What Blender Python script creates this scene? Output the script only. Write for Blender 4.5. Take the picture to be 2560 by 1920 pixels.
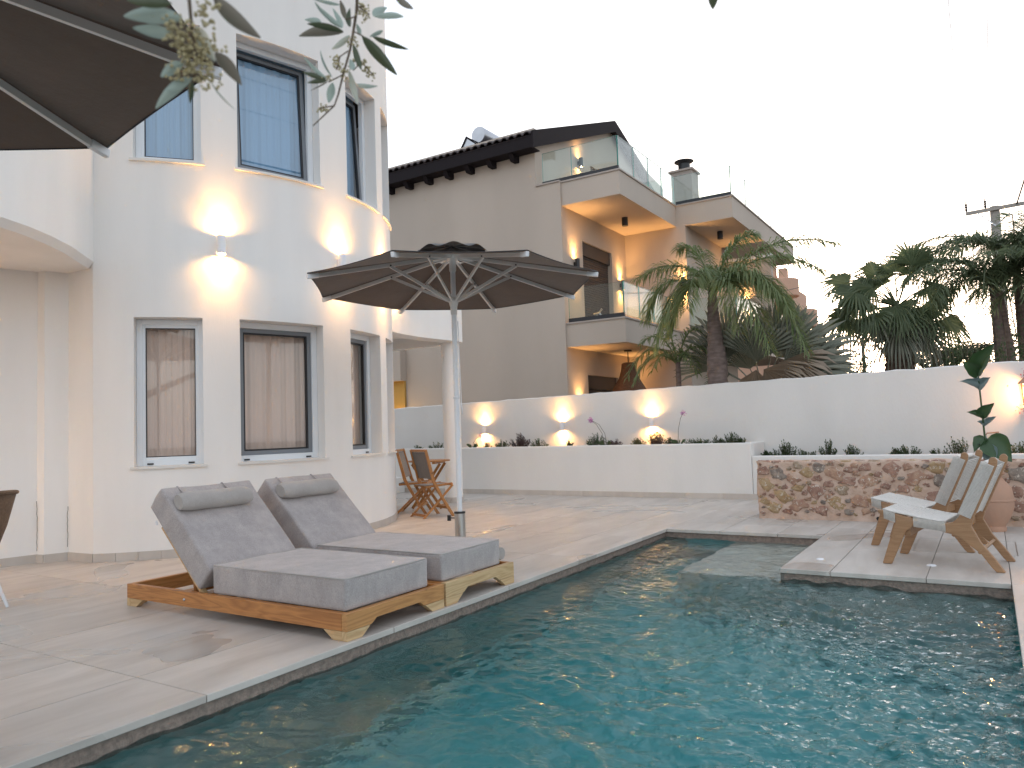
import bpy, bmesh, math, random
from math import sin, cos, pi, radians, sqrt, atan2, hypot
from mathutils import Vector, Matrix, noise
for o in list(bpy.data.objects): bpy.data.objects.remove(o)
S = bpy.context.scene
COL = S.collection
# ------------------------------------------------------------------ camera
cam = bpy.data.cameras.new('camera'); cam_o = bpy.data.objects.new('camera', cam); COL.objects.link(cam_o)
CR = Vector((0.8456885, 0.5326388, -0.0332705)); CU = Vector((0.0590138, -0.0313744, 0.997764)); CF = Vector((-0.530404, 0.8457609, 0.057966))
m = Matrix.Identity(4)
for i in range(3):
    m[i][0] = CR[i]; m[i][1] = CU[i]; m[i][2] = -CF[i]
m[2][3] = 1.2
cam_o.matrix_world = m
cam.sensor_width = 36; cam.lens = 36*1891.96/2560
cam.clip_start = .05; cam.clip_end = 2000
cam.dof.use_dof = True; cam.dof.focus_distance = 7.5; cam.dof.aperture_fstop = 6.3
S.camera = cam_o
# ------------------------------------------------------------------ sky, sun, exposure
SUN_EL, SUN_AZ = 5.0, 9.0         # degrees above the horizon; degrees left of +Y
W = bpy.data.worlds.new('World'); S.world = W; W.use_nodes = True
nt = W.node_tree; bg = nt.nodes['Background']
sky = nt.nodes.new('ShaderNodeTexSky'); sky.sky_type = 'NISHITA'; sky.sun_disc = False
sky.sun_elevation = radians(SUN_EL); sky.sun_rotation = radians(-SUN_AZ)
sky.altitude = 0; sky.air_density = 1.0; sky.dust_density = 1.6; sky.ozone_density = 1.0
hs = nt.nodes.new('ShaderNodeHueSaturation'); hs.inputs['Saturation'].default_value = .62
nt.links.new(sky.outputs[0], hs.inputs['Color']); wb_ = nt.nodes.new('ShaderNodeMix'); wb_.data_type = 'RGBA'; wb_.blend_type = 'MULTIPLY'; wb_.inputs[0].default_value = 1
wb_.inputs[7].default_value = (1.02, .975, .99, 1)          # camera white balance
nt.links.new(hs.outputs[0], wb_.inputs[6])
# thin high haze: an even pale veil over the clear-sky model
vl = nt.nodes.new('ShaderNodeMix'); vl.data_type = 'RGBA'; vl.inputs[0].default_value = .72; vl.inputs[7].default_value = (1.32, 1.44, 1.62, 1)
nt.links.new(wb_.outputs[2], vl.inputs[6]); nt.links.new(vl.outputs[2], bg.inputs[0])
bg.inputs[1].default_value = .15
sl = bpy.data.lights.new('sun', 'SUN'); sl.energy = .25; sl.angle = radians(10); sl.color = (1, .82, .62)
so = bpy.data.objects.new('sun', sl); COL.objects.link(so)
so.rotation_euler = Vector((sin(radians(SUN_AZ)), -cos(radians(SUN_AZ)), -math.tan(radians(SUN_EL)))).to_track_quat('-Z', 'Y').to_euler()
S.view_settings.view_transform = 'Standard'; S.view_settings.look = 'None'; S.view_settings.gamma = 1
S.view_settings.use_curve_mapping = False
S.view_settings.exposure = 2.45
S.render.engine = 'CYCLES'
S.cycles.use_denoising = True
S.cycles.max_bounces = 10; S.cycles.diffuse_bounces = 4; S.cycles.glossy_bounces = 4
S.cycles.transmission_bounces = 8; S.cycles.transparent_max_bounces = 24
S.cycles.sample_clamp_indirect = 40; S.cycles.blur_glossy = .25
random.seed(7)
# ------------------------------------------------------------------ helpers
def V(*a): return Vector(a)
class MB:
    def __init__(s): s.v = []; s.f = []
    def add(s, vs, fs):
        n = len(s.v); s.v += [tuple(x) for x in vs]; s.f += [tuple(i+n for i in f) for f in fs]; return s
    def box(s, x0, x1, y0, y1, z0, z1):
        return s.add([(x0,y0,z0),(x1,y0,z0),(x1,y1,z0),(x0,y1,z0),(x0,y0,z1),(x1,y0,z1),(x1,y1,z1),(x0,y1,z1)],
            [(0,3,2,1),(4,5,6,7),(0,1,5,4),(1,2,6,5),(2,3,7,6),(3,0,4,7)])
    def obox(s, c, ax, ay, az):
        c = Vector(c); ax = Vector(ax); ay = Vector(ay); az = Vector(az)
        P = [c+ax*i+ay*j+az*k for k in (-1,1) for j in (-1,1) for i in (-1,1)]
        return s.add(P, [(0,2,3,1),(4,5,7,6),(0,1,5,4),(1,3,7,5),(3,2,6,7),(2,0,4,6)])
    def beam(s, a, b, w, h, up=(0,0,1)):
        a = Vector(a); b = Vector(b); d = (b-a); L = d.length; d.normalize()
        side = d.cross(Vector(up)); side.normalize(); u = side.cross(d)
        return s.obox((a+b)/2, d*(L/2), side*(w/2), u*(h/2))
    def tube(s, pts, r, n=8, cap=True):
        pts = [Vector(p) for p in pts]; k = len(pts)
        rs = r if isinstance(r, (list, tuple)) else [r]*k
        base = len(s.v); prev = None
        for i, p in enumerate(pts):
            d = (pts[min(i+1, k-1)]-pts[max(i-1, 0)]).normalized()
            if prev is None:
                prev = d.orthogonal().normalized()
            a = (prev - d*prev.dot(d)).normalized(); b = d.cross(a); prev = a
            for j in range(n):
                t = 2*pi*j/n; s.v.append(tuple(p + (a*cos(t)+b*sin(t))*rs[i]))
        for i in range(k-1):
            for j in range(n):
                q = base+i*n; s.f.append((q+j, q+(j+1) % n, q+n+(j+1) % n, q+n+j))
        if cap:
            s.f.append(tuple(base+n-1-j for j in range(n))); s.f.append(tuple(base+(k-1)*n+j for j in range(n)))
        return s
    def lathe(s, prof, n=16, c=(0,0,0), cap=True):
        base = len(s.v); k = len(prof)
        for r, z in prof:
            for j in range(n):
                t = 2*pi*j/n; s.v.append((c[0]+r*cos(t), c[1]+r*sin(t), c[2]+z))
        for i in range(k-1):
            for j in range(n):
                q = base+i*n; s.f.append((q+j, q+(j+1) % n, q+n+(j+1) % n, q+n+j))
        if cap: s.f.append(tuple(base+n-1-j for j in range(n))); s.f.append(tuple(base+(k-1)*n+j for j in range(n)))
        return s
    def prism(s, poly, f0, f1):
        n = len(poly); A = [Vector(f0(*p)) for p in poly]; B = [Vector(f1(*p)) for p in poly]
        return s.add(A+B, [tuple(range(n)), tuple(range(2*n-1, n-1, -1))]+[(i, n+i, n+(i+1) % n, (i+1) % n) for i in range(n)])
    def ball(s, c, r, n=6, m=4):
        pr = [(max(1e-4, r*sin(pi*i/m)), -r*cos(pi*i/m)) for i in range(m+1)]
        return s.lathe(pr, n, c)
    def mesh(s, name='m', fix=True):
        me = bpy.data.meshes.new(name); me.from_pydata(s.v, [], s.f); me.update()
        if fix:
            b = bmesh.new(); b.from_mesh(me); bmesh.ops.recalc_face_normals(b, faces=b.faces); b.to_mesh(me); b.free()
        return me
def ob(name, data, mat=None, parent=None, smooth=False, bev=0, kind=None, label=None, loc=None, rz=0, fix=True, seg=2):
    if isinstance(data, MB): data = data.mesh(name, fix)
    if mat is not None and data is not None and len(data.materials) == 0: data.materials.append(mat)
    o = bpy.data.objects.new(name, data); COL.objects.link(o)
    if parent is not None: o.parent = parent
    if smooth and data is not None:
        data.shade_smooth()
        if smooth != 'all': data.set_sharp_from_angle(angle=radians(38))
    if bev:
        md = o.modifiers.new('bevel', 'BEVEL'); md.width = bev; md.segments = seg; md.limit_method = 'ANGLE'; md.angle_limit = radians(35)
        md.harden_normals = False
    if kind: o['kind'] = kind
    if label: o['label'] = label
    if loc: o.location = loc
    if rz: o.rotation_euler[2] = rz
    return o
def thing(name, label, cat, loc=(0,0,0), rz=0, group=None):
    o = bpy.data.objects.new(name, None); COL.objects.link(o); o.location = loc; o.rotation_euler = (0,0,rz)
    o.empty_display_size = .1
    o['label'] = label; o['category'] = cat
    if group: o['group'] = group
    return o
def tag(o, label, cat, group=None):
    o['label'] = label; o['category'] = cat
    if group: o['group'] = group
    return o
def kids(o): return [c for c in bpy.data.objects if c.parent == o]
CH = {}
def dup(root, loc=None, rz=None, label=None, group=None, scale=None):
    r = root.copy(); COL.objects.link(r)
    if loc is not None: r.location = loc
    if rz is not None: r.rotation_euler = (0,0,rz)
    if label: r['label'] = label
    if group: r['group'] = group
    if scale: r.scale = (scale,)*3
    for ch in kids(root):
        c = ch.copy(); COL.objects.link(c); c.parent = r
        for g in kids(ch):
            d = g.copy(); COL.objects.link(d); d.parent = c
    return r
# ------------------------------------------------------------------ materials
def mat(name, col, rough=.6, metal=0, nscale=0, namp=.06, bump=0, bscale=60, vary=0, spec=.5, col2=None, stretch=None, rvar=0, detail=6, coat=0):
    m = bpy.data.materials.new(name); m.use_nodes = True; t = m.node_tree; N = t.nodes; L = t.links
    p = N['Principled BSDF']; p.inputs['Roughness'].default_value = rough; p.inputs['Metallic'].default_value = metal
    p.inputs['Specular IOR Level'].default_value = spec; p.inputs['Base Color'].default_value = (*col, 1)
    if coat: p.inputs['Coat Weight'].default_value = coat
    tc = N.new('ShaderNodeTexCoord'); src = tc.outputs['Object']
    if vary or stretch:
        oi = N.new('ShaderNodeObjectInfo')
        mp = N.new('ShaderNodeMapping'); L.new(src, mp.inputs[0])
        if stretch: mp.inputs['Scale'].default_value = stretch
        mul = N.new('ShaderNodeVectorMath'); mul.operation = 'SCALE'; mul.inputs[0].default_value = (37, 53, 71); L.new(oi.outputs['Random'], mul.inputs['Scale'])
        L.new(mul.outputs[0], mp.inputs['Location']); src = mp.outputs[0]
    c = None
    if nscale:
        n = N.new('ShaderNodeTexNoise'); n.inputs['Scale'].default_value = nscale; n.inputs['Detail'].default_value = detail; L.new(src, n.inputs['Vector'])
        mr = N.new('ShaderNodeMapRange'); mr.inputs[1].default_value = .3; mr.inputs[2].default_value = .7; L.new(n.outputs['Fac'], mr.inputs[0])
        mx = N.new('ShaderNodeMix'); mx.data_type = 'RGBA'; L.new(mr.outputs[0], mx.inputs[0])
        c2 = col2 or tuple(max(0, x*(1-2*namp)) for x in col)
        mx.inputs[6].default_value = (*c2, 1); mx.inputs[7].default_value = (*col, 1); c = mx.outputs[2]
        if rvar:
            r2 = N.new('ShaderNodeMapRange'); r2.inputs[3].default_value = rough-rvar; r2.inputs[4].default_value = rough+rvar
            L.new(n.outputs['Fac'], r2.inputs[0]); L.new(r2.outputs[0], p.inputs['Roughness'])
    if vary:
        h = N.new('ShaderNodeHueSaturation'); r = N.new('ShaderNodeMapRange'); L.new(oi.outputs['Random'], r.inputs[0])
        r.inputs[3].default_value = 1-vary; r.inputs[4].default_value = 1+vary; L.new(r.outputs[0], h.inputs['Value'])
        if c: L.new(c, h.inputs['Color'])
        else: h.inputs['Color'].default_value = (*col, 1)
        c = h.outputs[0]
    if c: L.new(c, p.inputs['Base Color'])
    if bump:
        n2 = N.new('ShaderNodeTexNoise'); n2.inputs['Scale'].default_value = bscale; n2.inputs['Detail'].default_value = 8; L.new(src, n2.inputs['Vector'])
        b = N.new('ShaderNodeBump'); b.inputs['Strength'].default_value = bump; b.inputs['Distance'].default_value = .01
        L.new(n2.outputs['Fac'], b.inputs['Height']); L.new(b.outputs[0], p.inputs['Normal'])
    return m
def wood(name, c1, c2, sc=1.0, rough=.5, axis='X', ring=9):
    m = bpy.data.materials.new(name); m.use_nodes = True; t = m.node_tree; N = t.nodes; L = t.links
    p = N['Principled BSDF']; p.inputs['Roughness'].default_value = rough
    tc = N.new('ShaderNodeTexCoord'); oi = N.new('ShaderNodeObjectInfo'); mp = N.new('ShaderNodeMapping')
    mul = N.new('ShaderNodeVectorMath'); mul.operation = 'SCALE'; mul.inputs[0].default_value = (13, 7, 9); L.new(oi.outputs['Random'], mul.inputs['Scale'])
    L.new(mul.outputs[0], mp.inputs['Location']); L.new(tc.outputs['Object'], mp.inputs[0])
    s = {'X': (.9, 9, 9), 'Y': (9, .9, 9), 'Z': (9, 9, .9)}[axis]
    mp.inputs['Scale'].default_value = tuple(v*sc for v in s)
    n = N.new('ShaderNodeTexNoise'); n.inputs['Scale'].default_value = 1; n.inputs['Detail'].default_value = 3; n.inputs['Distortion'].default_value = .6; L.new(mp.outputs[0], n.inputs['Vector'])
    mm = N.new('ShaderNodeMath'); mm.operation = 'MULTIPLY'; mm.inputs[1].default_value = ring; L.new(n.outputs['Fac'], mm.inputs[0])
    fr = N.new('ShaderNodeMath'); fr.operation = 'PINGPONG'; fr.inputs[1].default_value = .5; L.new(mm.outputs[0], fr.inputs[0])
    n3 = N.new('ShaderNodeTexNoise'); n3.inputs['Scale'].default_value = 14; n3.inputs['Detail'].default_value = 4; L.new(mp.outputs[0], n3.inputs['Vector'])
    ad = N.new('ShaderNodeMath'); ad.operation = 'MULTIPLY_ADD'; L.new(fr.outputs[0], ad.inputs[0]); ad.inputs[1].default_value = 1.3; 
    sb = N.new('ShaderNodeMath'); sb.operation = 'MULTIPLY_ADD'; L.new(n3.outputs['Fac'], sb.inputs[0]); sb.inputs[1].default_value = .5; sb.inputs[2].default_value = -.2; L.new(sb.outputs[0], ad.inputs[2])
    mx = N.new('ShaderNodeMix'); mx.data_type = 'RGBA'; L.new(ad.outputs[0], mx.inputs[0]); mx.inputs[6].default_value = (*c1, 1); mx.inputs[7].default_value = (*c2, 1)
    # a few knots
    vo = N.new('ShaderNodeTexVoronoi'); vo.inputs['Scale'].default_value = 2.6
    mp2 = N.new('ShaderNodeMapping'); L.new(tc.outputs['Object'], mp2.inputs[0]); L.new(mul.outputs[0], mp2.inputs['Location']); L.new(mp2.outputs[0], vo.inputs['Vector'])
    kr = N.new('ShaderNodeMapRange'); kr.inputs[1].default_value = .018; kr.inputs[2].default_value = .05; kr.inputs[3].default_value = .35; kr.inputs[4].default_value = 1; L.new(vo.outputs['Distance'], kr.inputs[0])
    h = N.new('ShaderNodeHueSaturation'); L.new(mx.outputs[2], h.inputs['Color']); L.new(kr.outputs[0], h.inputs['Value'])
    L.new(h.outputs[0], p.inputs['Base Color'])
    b = N.new('ShaderNodeBump'); b.inputs['Strength'].default_value = .15; b.inputs['Distance'].default_value = .004; L.new(n3.outputs['Fac'], b.inputs['Height']); L.new(b.outputs[0], p.inputs['Normal'])
    return m
def emit(name, col, st):
    m = bpy.data.materials.new(name); m.use_nodes = True; N = m.node_tree.nodes; p = N['Principled BSDF']
    p.inputs['Base Color'].default_value = (*col, 1); p.inputs['Emission Color'].default_value = (*col, 1); p.inputs['Emission Strength'].default_value = st
    return m
def glass(name, tint=(1,1,1), ior=1.5, rough=0.0):
    m = bpy.data.materials.new(name); m.use_nodes = True; t = m.node_tree; N = t.nodes; L = t.links
    N.remove(N['Principled BSDF']); out = N['Material Output']
    lw = N.new('ShaderNodeLayerWeight'); lw.inputs[0].default_value = .5; f0 = ((ior-1)/(ior+1))**2
    pw = N.new('ShaderNodeMath'); pw.operation = 'POWER'; pw.inputs[1].default_value = 4.2; L.new(lw.outputs['Facing'], pw.inputs[0])
    f = N.new('ShaderNodeMath'); f.operation = 'MULTIPLY_ADD'; f.inputs[1].default_value = 1-f0; f.inputs[2].default_value = f0; L.new(pw.outputs[0], f.inputs[0])
    a = N.new('ShaderNodeBsdfTransparent'); a.inputs[0].default_value = (*tint, 1)
    g = N.new('ShaderNodeBsdfGlossy'); g.inputs['Roughness'].default_value = rough
    x = N.new('ShaderNodeMixShader'); L.new(f.outputs[0], x.inputs[0]); L.new(a.outputs[0], x.inputs[1]); L.new(g.outputs[0], x.inputs[2])
    L.new(x.outputs[0], out.inputs[0]); return m
def leafmat(name, c, c2, trans=.25, rough=.45, vary=.25):
    m = bpy.data.materials.new(name); m.use_nodes = True; t = m.node_tree; N = t.nodes; L = t.links
    p = N['Principled BSDF']; p.inputs['Roughness'].default_value = rough; out = N['Material Output']
    g = N.new('ShaderNodeNewGeometry'); h = N.new('ShaderNodeMix'); h.data_type = 'RGBA'
    L.new(g.outputs['Random Per Island'], h.inputs[0]); h.inputs[6].default_value = (*c, 1); h.inputs[7].default_value = (*c2, 1)
    L.new(h.outputs[2], p.inputs['Base Color'])
    tr = N.new('ShaderNodeBsdfTranslucent'); L.new(h.outputs[2], tr.inputs[0])
    x = N.new('ShaderNodeMixShader'); x.inputs[0].default_value = trans; L.new(p.outputs[0], x.inputs[1]); L.new(tr.outputs[0], x.inputs[2]); L.new(x.outputs[0], out.inputs[0])
    return m
def fabric(name, c, c2, weave=260, bump=.25, blot=5, amp=.12, rough=.9, stretch=(1,1,1)):
    m = bpy.data.materials.new(name); m.use_nodes = True; t = m.node_tree; N = t.nodes; L = t.links
    p = N['Principled BSDF']; p.inputs['Roughness'].default_value = rough; p.inputs['Specular IOR Level'].default_value = .2
    p.inputs['Sheen Weight'].default_value = .25
    tc = N.new('ShaderNodeTexCoord'); mp = N.new('ShaderNodeMapping'); L.new(tc.outputs['Object'], mp.inputs[0]); mp.inputs['Scale'].default_value = stretch
    n = N.new('ShaderNodeTexNoise'); n.inputs['Scale'].default_value = weave; n.inputs['Detail'].default_value = 2; L.new(mp.outputs[0], n.inputs['Vector'])
    n2 = N.new('ShaderNodeTexNoise'); n2.inputs['Scale'].default_value = blot; n2.inputs['Detail'].default_value = 7; n2.inputs['Roughness'].default_value = .65; L.new(mp.outputs[0], n2.inputs['Vector'])
    mr = N.new('ShaderNodeMapRange'); mr.inputs[1].default_value = .38; mr.inputs[2].default_value = .62; L.new(n2.outputs['Fac'], mr.inputs[0])
    a = N.new('ShaderNodeMix'); a.data_type = 'RGBA'; L.new(mr.outputs[0], a.inputs[0]); a.inputs[6].default_value = (*c, 1); a.inputs[7].default_value = (*c2, 1)
    h = N.new('ShaderNodeHueSaturation'); r = N.new('ShaderNodeMapRange'); r.inputs[1].default_value = .25; r.inputs[2].default_value = .75
    r.inputs[3].default_value = 1-amp; r.inputs[4].default_value = 1+amp; L.new(n.outputs['Fac'], r.inputs[0]); L.new(r.outputs[0], h.inputs['Value'])
    L.new(a.outputs[2], h.inputs['Color']); L.new(h.outputs[0], p.inputs['Base Color'])
    b = N.new('ShaderNodeBump'); b.inputs['Strength'].default_value = bump; b.inputs['Distance'].default_value = .003; L.new(n.outputs['Fac'], b.inputs['Height'])
    b2 = N.new('ShaderNodeBump'); b2.inputs['Strength'].default_value = .35; b2.inputs['Distance'].default_value = .02; L.new(n2.outputs['Fac'], b2.inputs['Height']); L.new(b.outputs[0], b2.inputs['Normal'])
    L.new(b2.outputs[0], p.inputs['Normal'])
    return m
M = {}
M['plaster'] = mat('white_plaster', (.86,.83,.795), .85, nscale=1.1, stretch=(2.2,2.2,.35), namp=.035, bump=.10, bscale=35, spec=.2)
M['plaster2'] = mat('garden_wall_plaster', (.77,.745,.715), .85, nscale=1.0, stretch=(1.6,1.6,.5), namp=.035, bump=.25, bscale=28, spec=.2)
M['taupe'] = mat('taupe_plaster', (.53,.455,.39), .9, nscale=.6, stretch=(1.5,1.5,.45), namp=.05, bump=.2, bscale=25, spec=.2)
M['taupe_cap'] = mat('taupe_stone_cap', (.42,.36,.32), .7, nscale=6, namp=.04)
M['dark'] = mat('dark_brown_fascia', (.020,.016,.018), .75, bump=.1, spec=.12)
M['rooftile'] = mat('dark_roof_tile', (.05,.028,.025), .6, nscale=8, namp=.2, vary=.3)
M['black'] = mat('black_metal', (.015,.015,.017), .4)
M['rail'] = mat('anthracite_rail', (.02,.022,.027), .45)
M['pvc'] = mat('white_window_plastic', (.78,.80,.82), .35)
M['grey_pvc'] = mat('grey_window_sash', (.20,.215,.235), .4)
M['alu'] = mat('white_powder_coat', (.72,.73,.75), .35)
M['alu_grey'] = mat('grey_powder_coat', (.68,.66,.64), .4)
M['steel'] = mat('brushed_steel', (.55,.54,.52), .28, metal=1, nscale=3, stretch=(40,40,1), bump=.1)
M['marble'] = mat('pale_sill_marble', (.74,.71,.67), .35, nscale=4, namp=.03)
M['skirt'] = mat('beige_skirting_tile', (.58,.52,.465), .5, nscale=5, namp=.07, vary=.06, stretch=(1,1,.4))
M['pine'] = wood('varnished_pine', (.52,.225,.068), (.27,.095,.026), 1.0, .42)
M['pine_y'] = wood('varnished_pine_cross', (.54,.27,.095), (.33,.14,.045), 1.0, .42, 'Y')
M['pine_pale'] = wood('pale_pine', (.60,.41,.22), (.42,.25,.11), 1.0, .45)
M['pine_pale_y'] = wood('pale_pine_cross', (.62,.44,.24), (.42,.25,.11), 1.0, .45, 'Y')
M['teak'] = wood('oiled_teak', (.36,.205,.105), (.25,.13,.06), 1.6, .45, 'X', 7)
M['acacia'] = wood('oiled_acacia', (.42,.19,.055), (.26,.10,.028), 2, .4, 'Z', 7)
M['cushion'] = fabric('grey_beige_outdoor_fabric', (.43,.385,.37), (.35,.315,.305), 240, .4, 9, .22, stretch=(1,1,.5))
M['pillow'] = fabric('taupe_pillow_fabric', (.40,.365,.34), (.36,.33,.305), 260, .3, 6, .1)
M['canopy'] = fabric('dark_brown_canopy', (.125,.088,.068), (.112,.079,.061), 300, .1, 3, .04)
M['canopy_top'] = fabric('charcoal_canopy', (.03,.03,.034), (.026,.026,.03), 300, .1, 3, .04)
M['textilene'] = fabric('grey_mesh_sling', (.16,.14,.125), (.14,.12,.11), 400, .3, 5, .1)
M['rope'] = mat('off_white_rope', (.80,.76,.71), .8, nscale=40, namp=.06, bump=.5, bscale=500)
M['terra'] = mat('weathered_terracotta', (.47,.27,.18), .85, nscale=5, namp=.12, bump=.4, bscale=30, col2=(.40,.25,.18))
M['basket'] = mat('woven_basket_brown', (.17,.085,.045), .85, nscale=30, namp=.2, bump=.9, bscale=90)
M['wicker'] = mat('brown_wicker', (.20,.125,.075), .7, nscale=50, namp=.2, bump=.8, bscale=200)
M['mortar'] = mat('pinkish_lime_mortar', (.62,.47,.385), .95, nscale=9, namp=.1, bump=1, bscale=45, spec=.1, col2=(.50,.35,.265))
M['grout'] = mat('dark_grout', (.17,.15,.13), .9)
M['soil'] = mat('dark_garden_soil', (.07,.05,.035), .95, nscale=20, namp=.2, bump=1, bscale=40)
M['bark'] = mat('palm_bark', (.15,.10,.075), .9, nscale=9, namp=.25, bump=1, bscale=25)
M['bark2'] = mat('smooth_palm_bark', (.23,.17,.15), .85, nscale=7, namp=.25, bump=.8, bscale=18, stretch=(1,1,3))
M['pinkwall'] = mat('salmon_plaster', (.62,.38,.27), .9, nscale=2, namp=.04)
M['pole_wood'] = mat('hazy_pole_wood', (.42,.38,.34), .9, nscale=6, namp=.12)  # paler than plain timber: distance haze is painted into this colour
M['timber'] = mat('weathered_pole_wood', (.20,.155,.12), .9, nscale=6, namp=.2, stretch=(4,4,.5))
M['shutter'] = mat('dark_brown_shutter', (.055,.043,.038), .5)
M['zinc'] = mat('galvanised_tank', (.50,.50,.52), .3, metal=.85, nscale=3, namp=.1)
M['curtain'] = mat('pale_curtain', (.82,.66,.57), .9, nscale=2, namp=.04)
M['curtain_sky_tint'] = mat('sky_tinted_curtain', (.34,.50,.64), .9)  # blue of the reflected sky is put into the upper curtain colour
M['white_gloss'] = mat('white_enamel', (.8,.8,.82), .3)
M['bulb'] = emit('warm_lamp_lens', (1, .52, .15), 300)
M['lantern_glow'] = emit('lantern_glow', (1, .62, .22), 9)
M['pane'] = glass('window_pane', (.93,.92,.91), 1.75)
M['pane_up'] = glass('upper_window_pane', (.80,.90,.97), 2.4)
M['glass_edge'] = mat('green_glass_edge', (.06,.25,.21), .15)
M['rail_glass'] = glass('railing_glass', (.90,.955,.935), 1.6)
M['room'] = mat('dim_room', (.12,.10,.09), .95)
M['palm_leaf'] = leafmat('feather_palm_leaf', (.13,.19,.07), (.26,.30,.14), .45)
M['palm_dark'] = leafmat('dark_palm_leaf', (.11,.155,.08), (.22,.255,.14), .55)
M['fan_leaf'] = leafmat('fan_palm_leaf', (.15,.17,.13), (.27,.26,.20), .22)
M['dry_leaf'] = leafmat('dry_palm_leaf', (.24,.18,.13), (.36,.28,.21), .2)
M['shrub'] = leafmat('small_shrub_leaf', (.045,.085,.035), (.10,.14,.06), .2)
M['purple'] = leafmat('purple_sage_leaf', (.06,.035,.045), (.10,.06,.06), .15)
M['pink'] = leafmat('pink_blossom', (.55,.20,.45), (.65,.30,.55), .3)
M['red'] = leafmat('red_blossom', (.60,.02,.06), (.75,.05,.12), .3)
M['big_leaf'] = leafmat('large_green_leaf', (.035,.075,.025), (.05,.10,.04), .15, .35)
M['big_leaf_b'] = leafmat('large_leaf_underside', (.16,.22,.22), (.20,.27,.27), .1, .4)
M['olive_top'] = leafmat('olive_leaf_top', (.05,.07,.035), (.08,.10,.05), .15, .35)
M['olive_under'] = leafmat('olive_leaf_underside', (.38,.42,.35), (.48,.50,.43), .2, .5)
M['olive_brown'] = leafmat('olive_leaf_brownish', (.15,.14,.11), (.22,.20,.16), .15, .45)
M['olive_pale'] = leafmat('olive_leaf_silver', (.28,.37,.33), (.36,.44,.39), .2, .4)
M['bud'] = mat('olive_buds', (.50,.44,.25), .7, nscale=200, namp=.2)
M['twig'] = mat('olive_twig', (.16,.12,.08), .85, nscale=60, namp=.2)
# ------------------------------------------------------------------ ground, pool, deck
PX0, PX1, PN, PF, NX = -3.17, .065, .40, 6.35, -1.50   # pool: left, right, near, far edge; right edge of the far wading notch
PY2 = 8.25
g = MB().add([(-400,-200,-1.9),(400,-200,-1.9),(400,600,-1.9),(-400,600,-1.9)], [(0,1,2,3)])
ob('ground', g, M['soil'], kind='structure')
def tilemat():
    m = mat('honed_stone_tile', (.50,.465,.43), .42, bump=0)
    t = m.node_tree; N = t.nodes; L = t.links; p = N['Principled BSDF']
    ge = N.new('ShaderNodeNewGeometry'); oi = N.new('ShaderNodeObjectInfo')
    mp = N.new('ShaderNodeMapping'); mp.inputs['Scale'].default_value = (3.4, .7, 1); L.new(ge.outputs['Position'], mp.inputs[0])
    sc = N.new('ShaderNodeVectorMath'); sc.operation = 'SCALE'; sc.inputs[0].default_value = (11, 17, 0); L.new(oi.outputs['Random'], sc.inputs['Scale']); L.new(sc.outputs[0], mp.inputs['Location'])
    n = N.new('ShaderNodeTexNoise'); n.inputs['Scale'].default_value = 1.5; n.inputs['Detail'].default_value = 9; n.inputs['Roughness'].default_value = .6; n.inputs['Distortion'].default_value = .5; L.new(mp.outputs[0], n.inputs[0])
    cr = N.new('ShaderNodeValToRGB'); cr.color_ramp.elements[0].position = .3; cr.color_ramp.elements[0].color = (.43,.385,.345,1)
    cr.color_ramp.elements[1].position = .66; cr.color_ramp.elements[1].color = (.57,.525,.48,1); L.new(n.outputs['Fac'], cr.inputs[0])
    # wet film: darker, glossier patches; more of it near the pool and under the daybeds
    n2 = N.new('ShaderNodeTexNoise'); n2.inputs['Scale'].default_value = .62; n2.inputs['Detail'].default_value = 3; n2.inputs['Distortion'].default_value = .9; L.new(ge.outputs['Position'], n2.inputs[0])
    w = N.new('ShaderNodeMapRange'); w.inputs[1].default_value = .60; w.inputs[2].default_value = .63; L.new(n2.outputs['Fac'], w.inputs[0])
    r = N.new('ShaderNodeMapRange'); r.inputs[3].default_value = .36; r.inputs[4].default_value = .10; L.new(w.outputs[0], r.inputs[0])
    n3 = N.new('ShaderNodeTexNoise'); n3.inputs['Scale'].default_value = 3; n3.inputs['Detail'].default_value = 6; L.new(mp.outputs[0], n3.inputs[0])
    r2 = N.new('ShaderNodeMath'); r2.operation = 'MULTIPLY_ADD'; r2.inputs[1].default_value = .16; L.new(n3.outputs['Fac'], r2.inputs[0]); L.new(r.outputs[0], r2.inputs[2]); L.new(r2.outputs[0], p.inputs['Roughness'])
    h = N.new('ShaderNodeHueSaturation'); v = N.new('ShaderNodeMapRange'); v.inputs[3].default_value = 1; v.inputs[4].default_value = .86; L.new(w.outputs[0], v.inputs[0])
    vv = N.new('ShaderNodeMapRange'); vv.inputs[3].default_value = .94; vv.inputs[4].default_value = 1.04; L.new(oi.outputs['Random'], vv.inputs[0])
    mu = N.new('ShaderNodeMath'); mu.operation = 'MULTIPLY'; L.new(v.outputs[0], mu.inputs[0]); L.new(vv.outputs[0], mu.inputs[1])
    L.new(cr.outputs[0], h.inputs['Color']); L.new(mu.outputs[0], h.inputs['Value']); L.new(h.outputs[0], p.inputs['Base Color'])
    b = N.new('ShaderNodeBump'); b.inputs['Strength'].default_value = .08; b.inputs['Distance'].default_value = .01; L.new(n3.outputs['Fac'], b.inputs['Height']); L.new(b.outputs[0], p.inputs['Normal'])
    return m
M['tile'] = tilemat()
deck = MB()
for a in ((-12.5,PX0-.03,-4,12.4), (PX0-.03,NX,PY2+.03,12.4), (NX+.0,4.5,PF+.03,12.4), (PX1+.03,4.5,-4,PF+.03), (PX0-.03,PX1+.03,-4,PN-.03)):
    deck.box(a[0], a[1], a[2], a[3], -.25, -.012)
deck_o = ob('pool_deck', deck, M['grout'], kind='structure')
random.seed(11)
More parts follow.
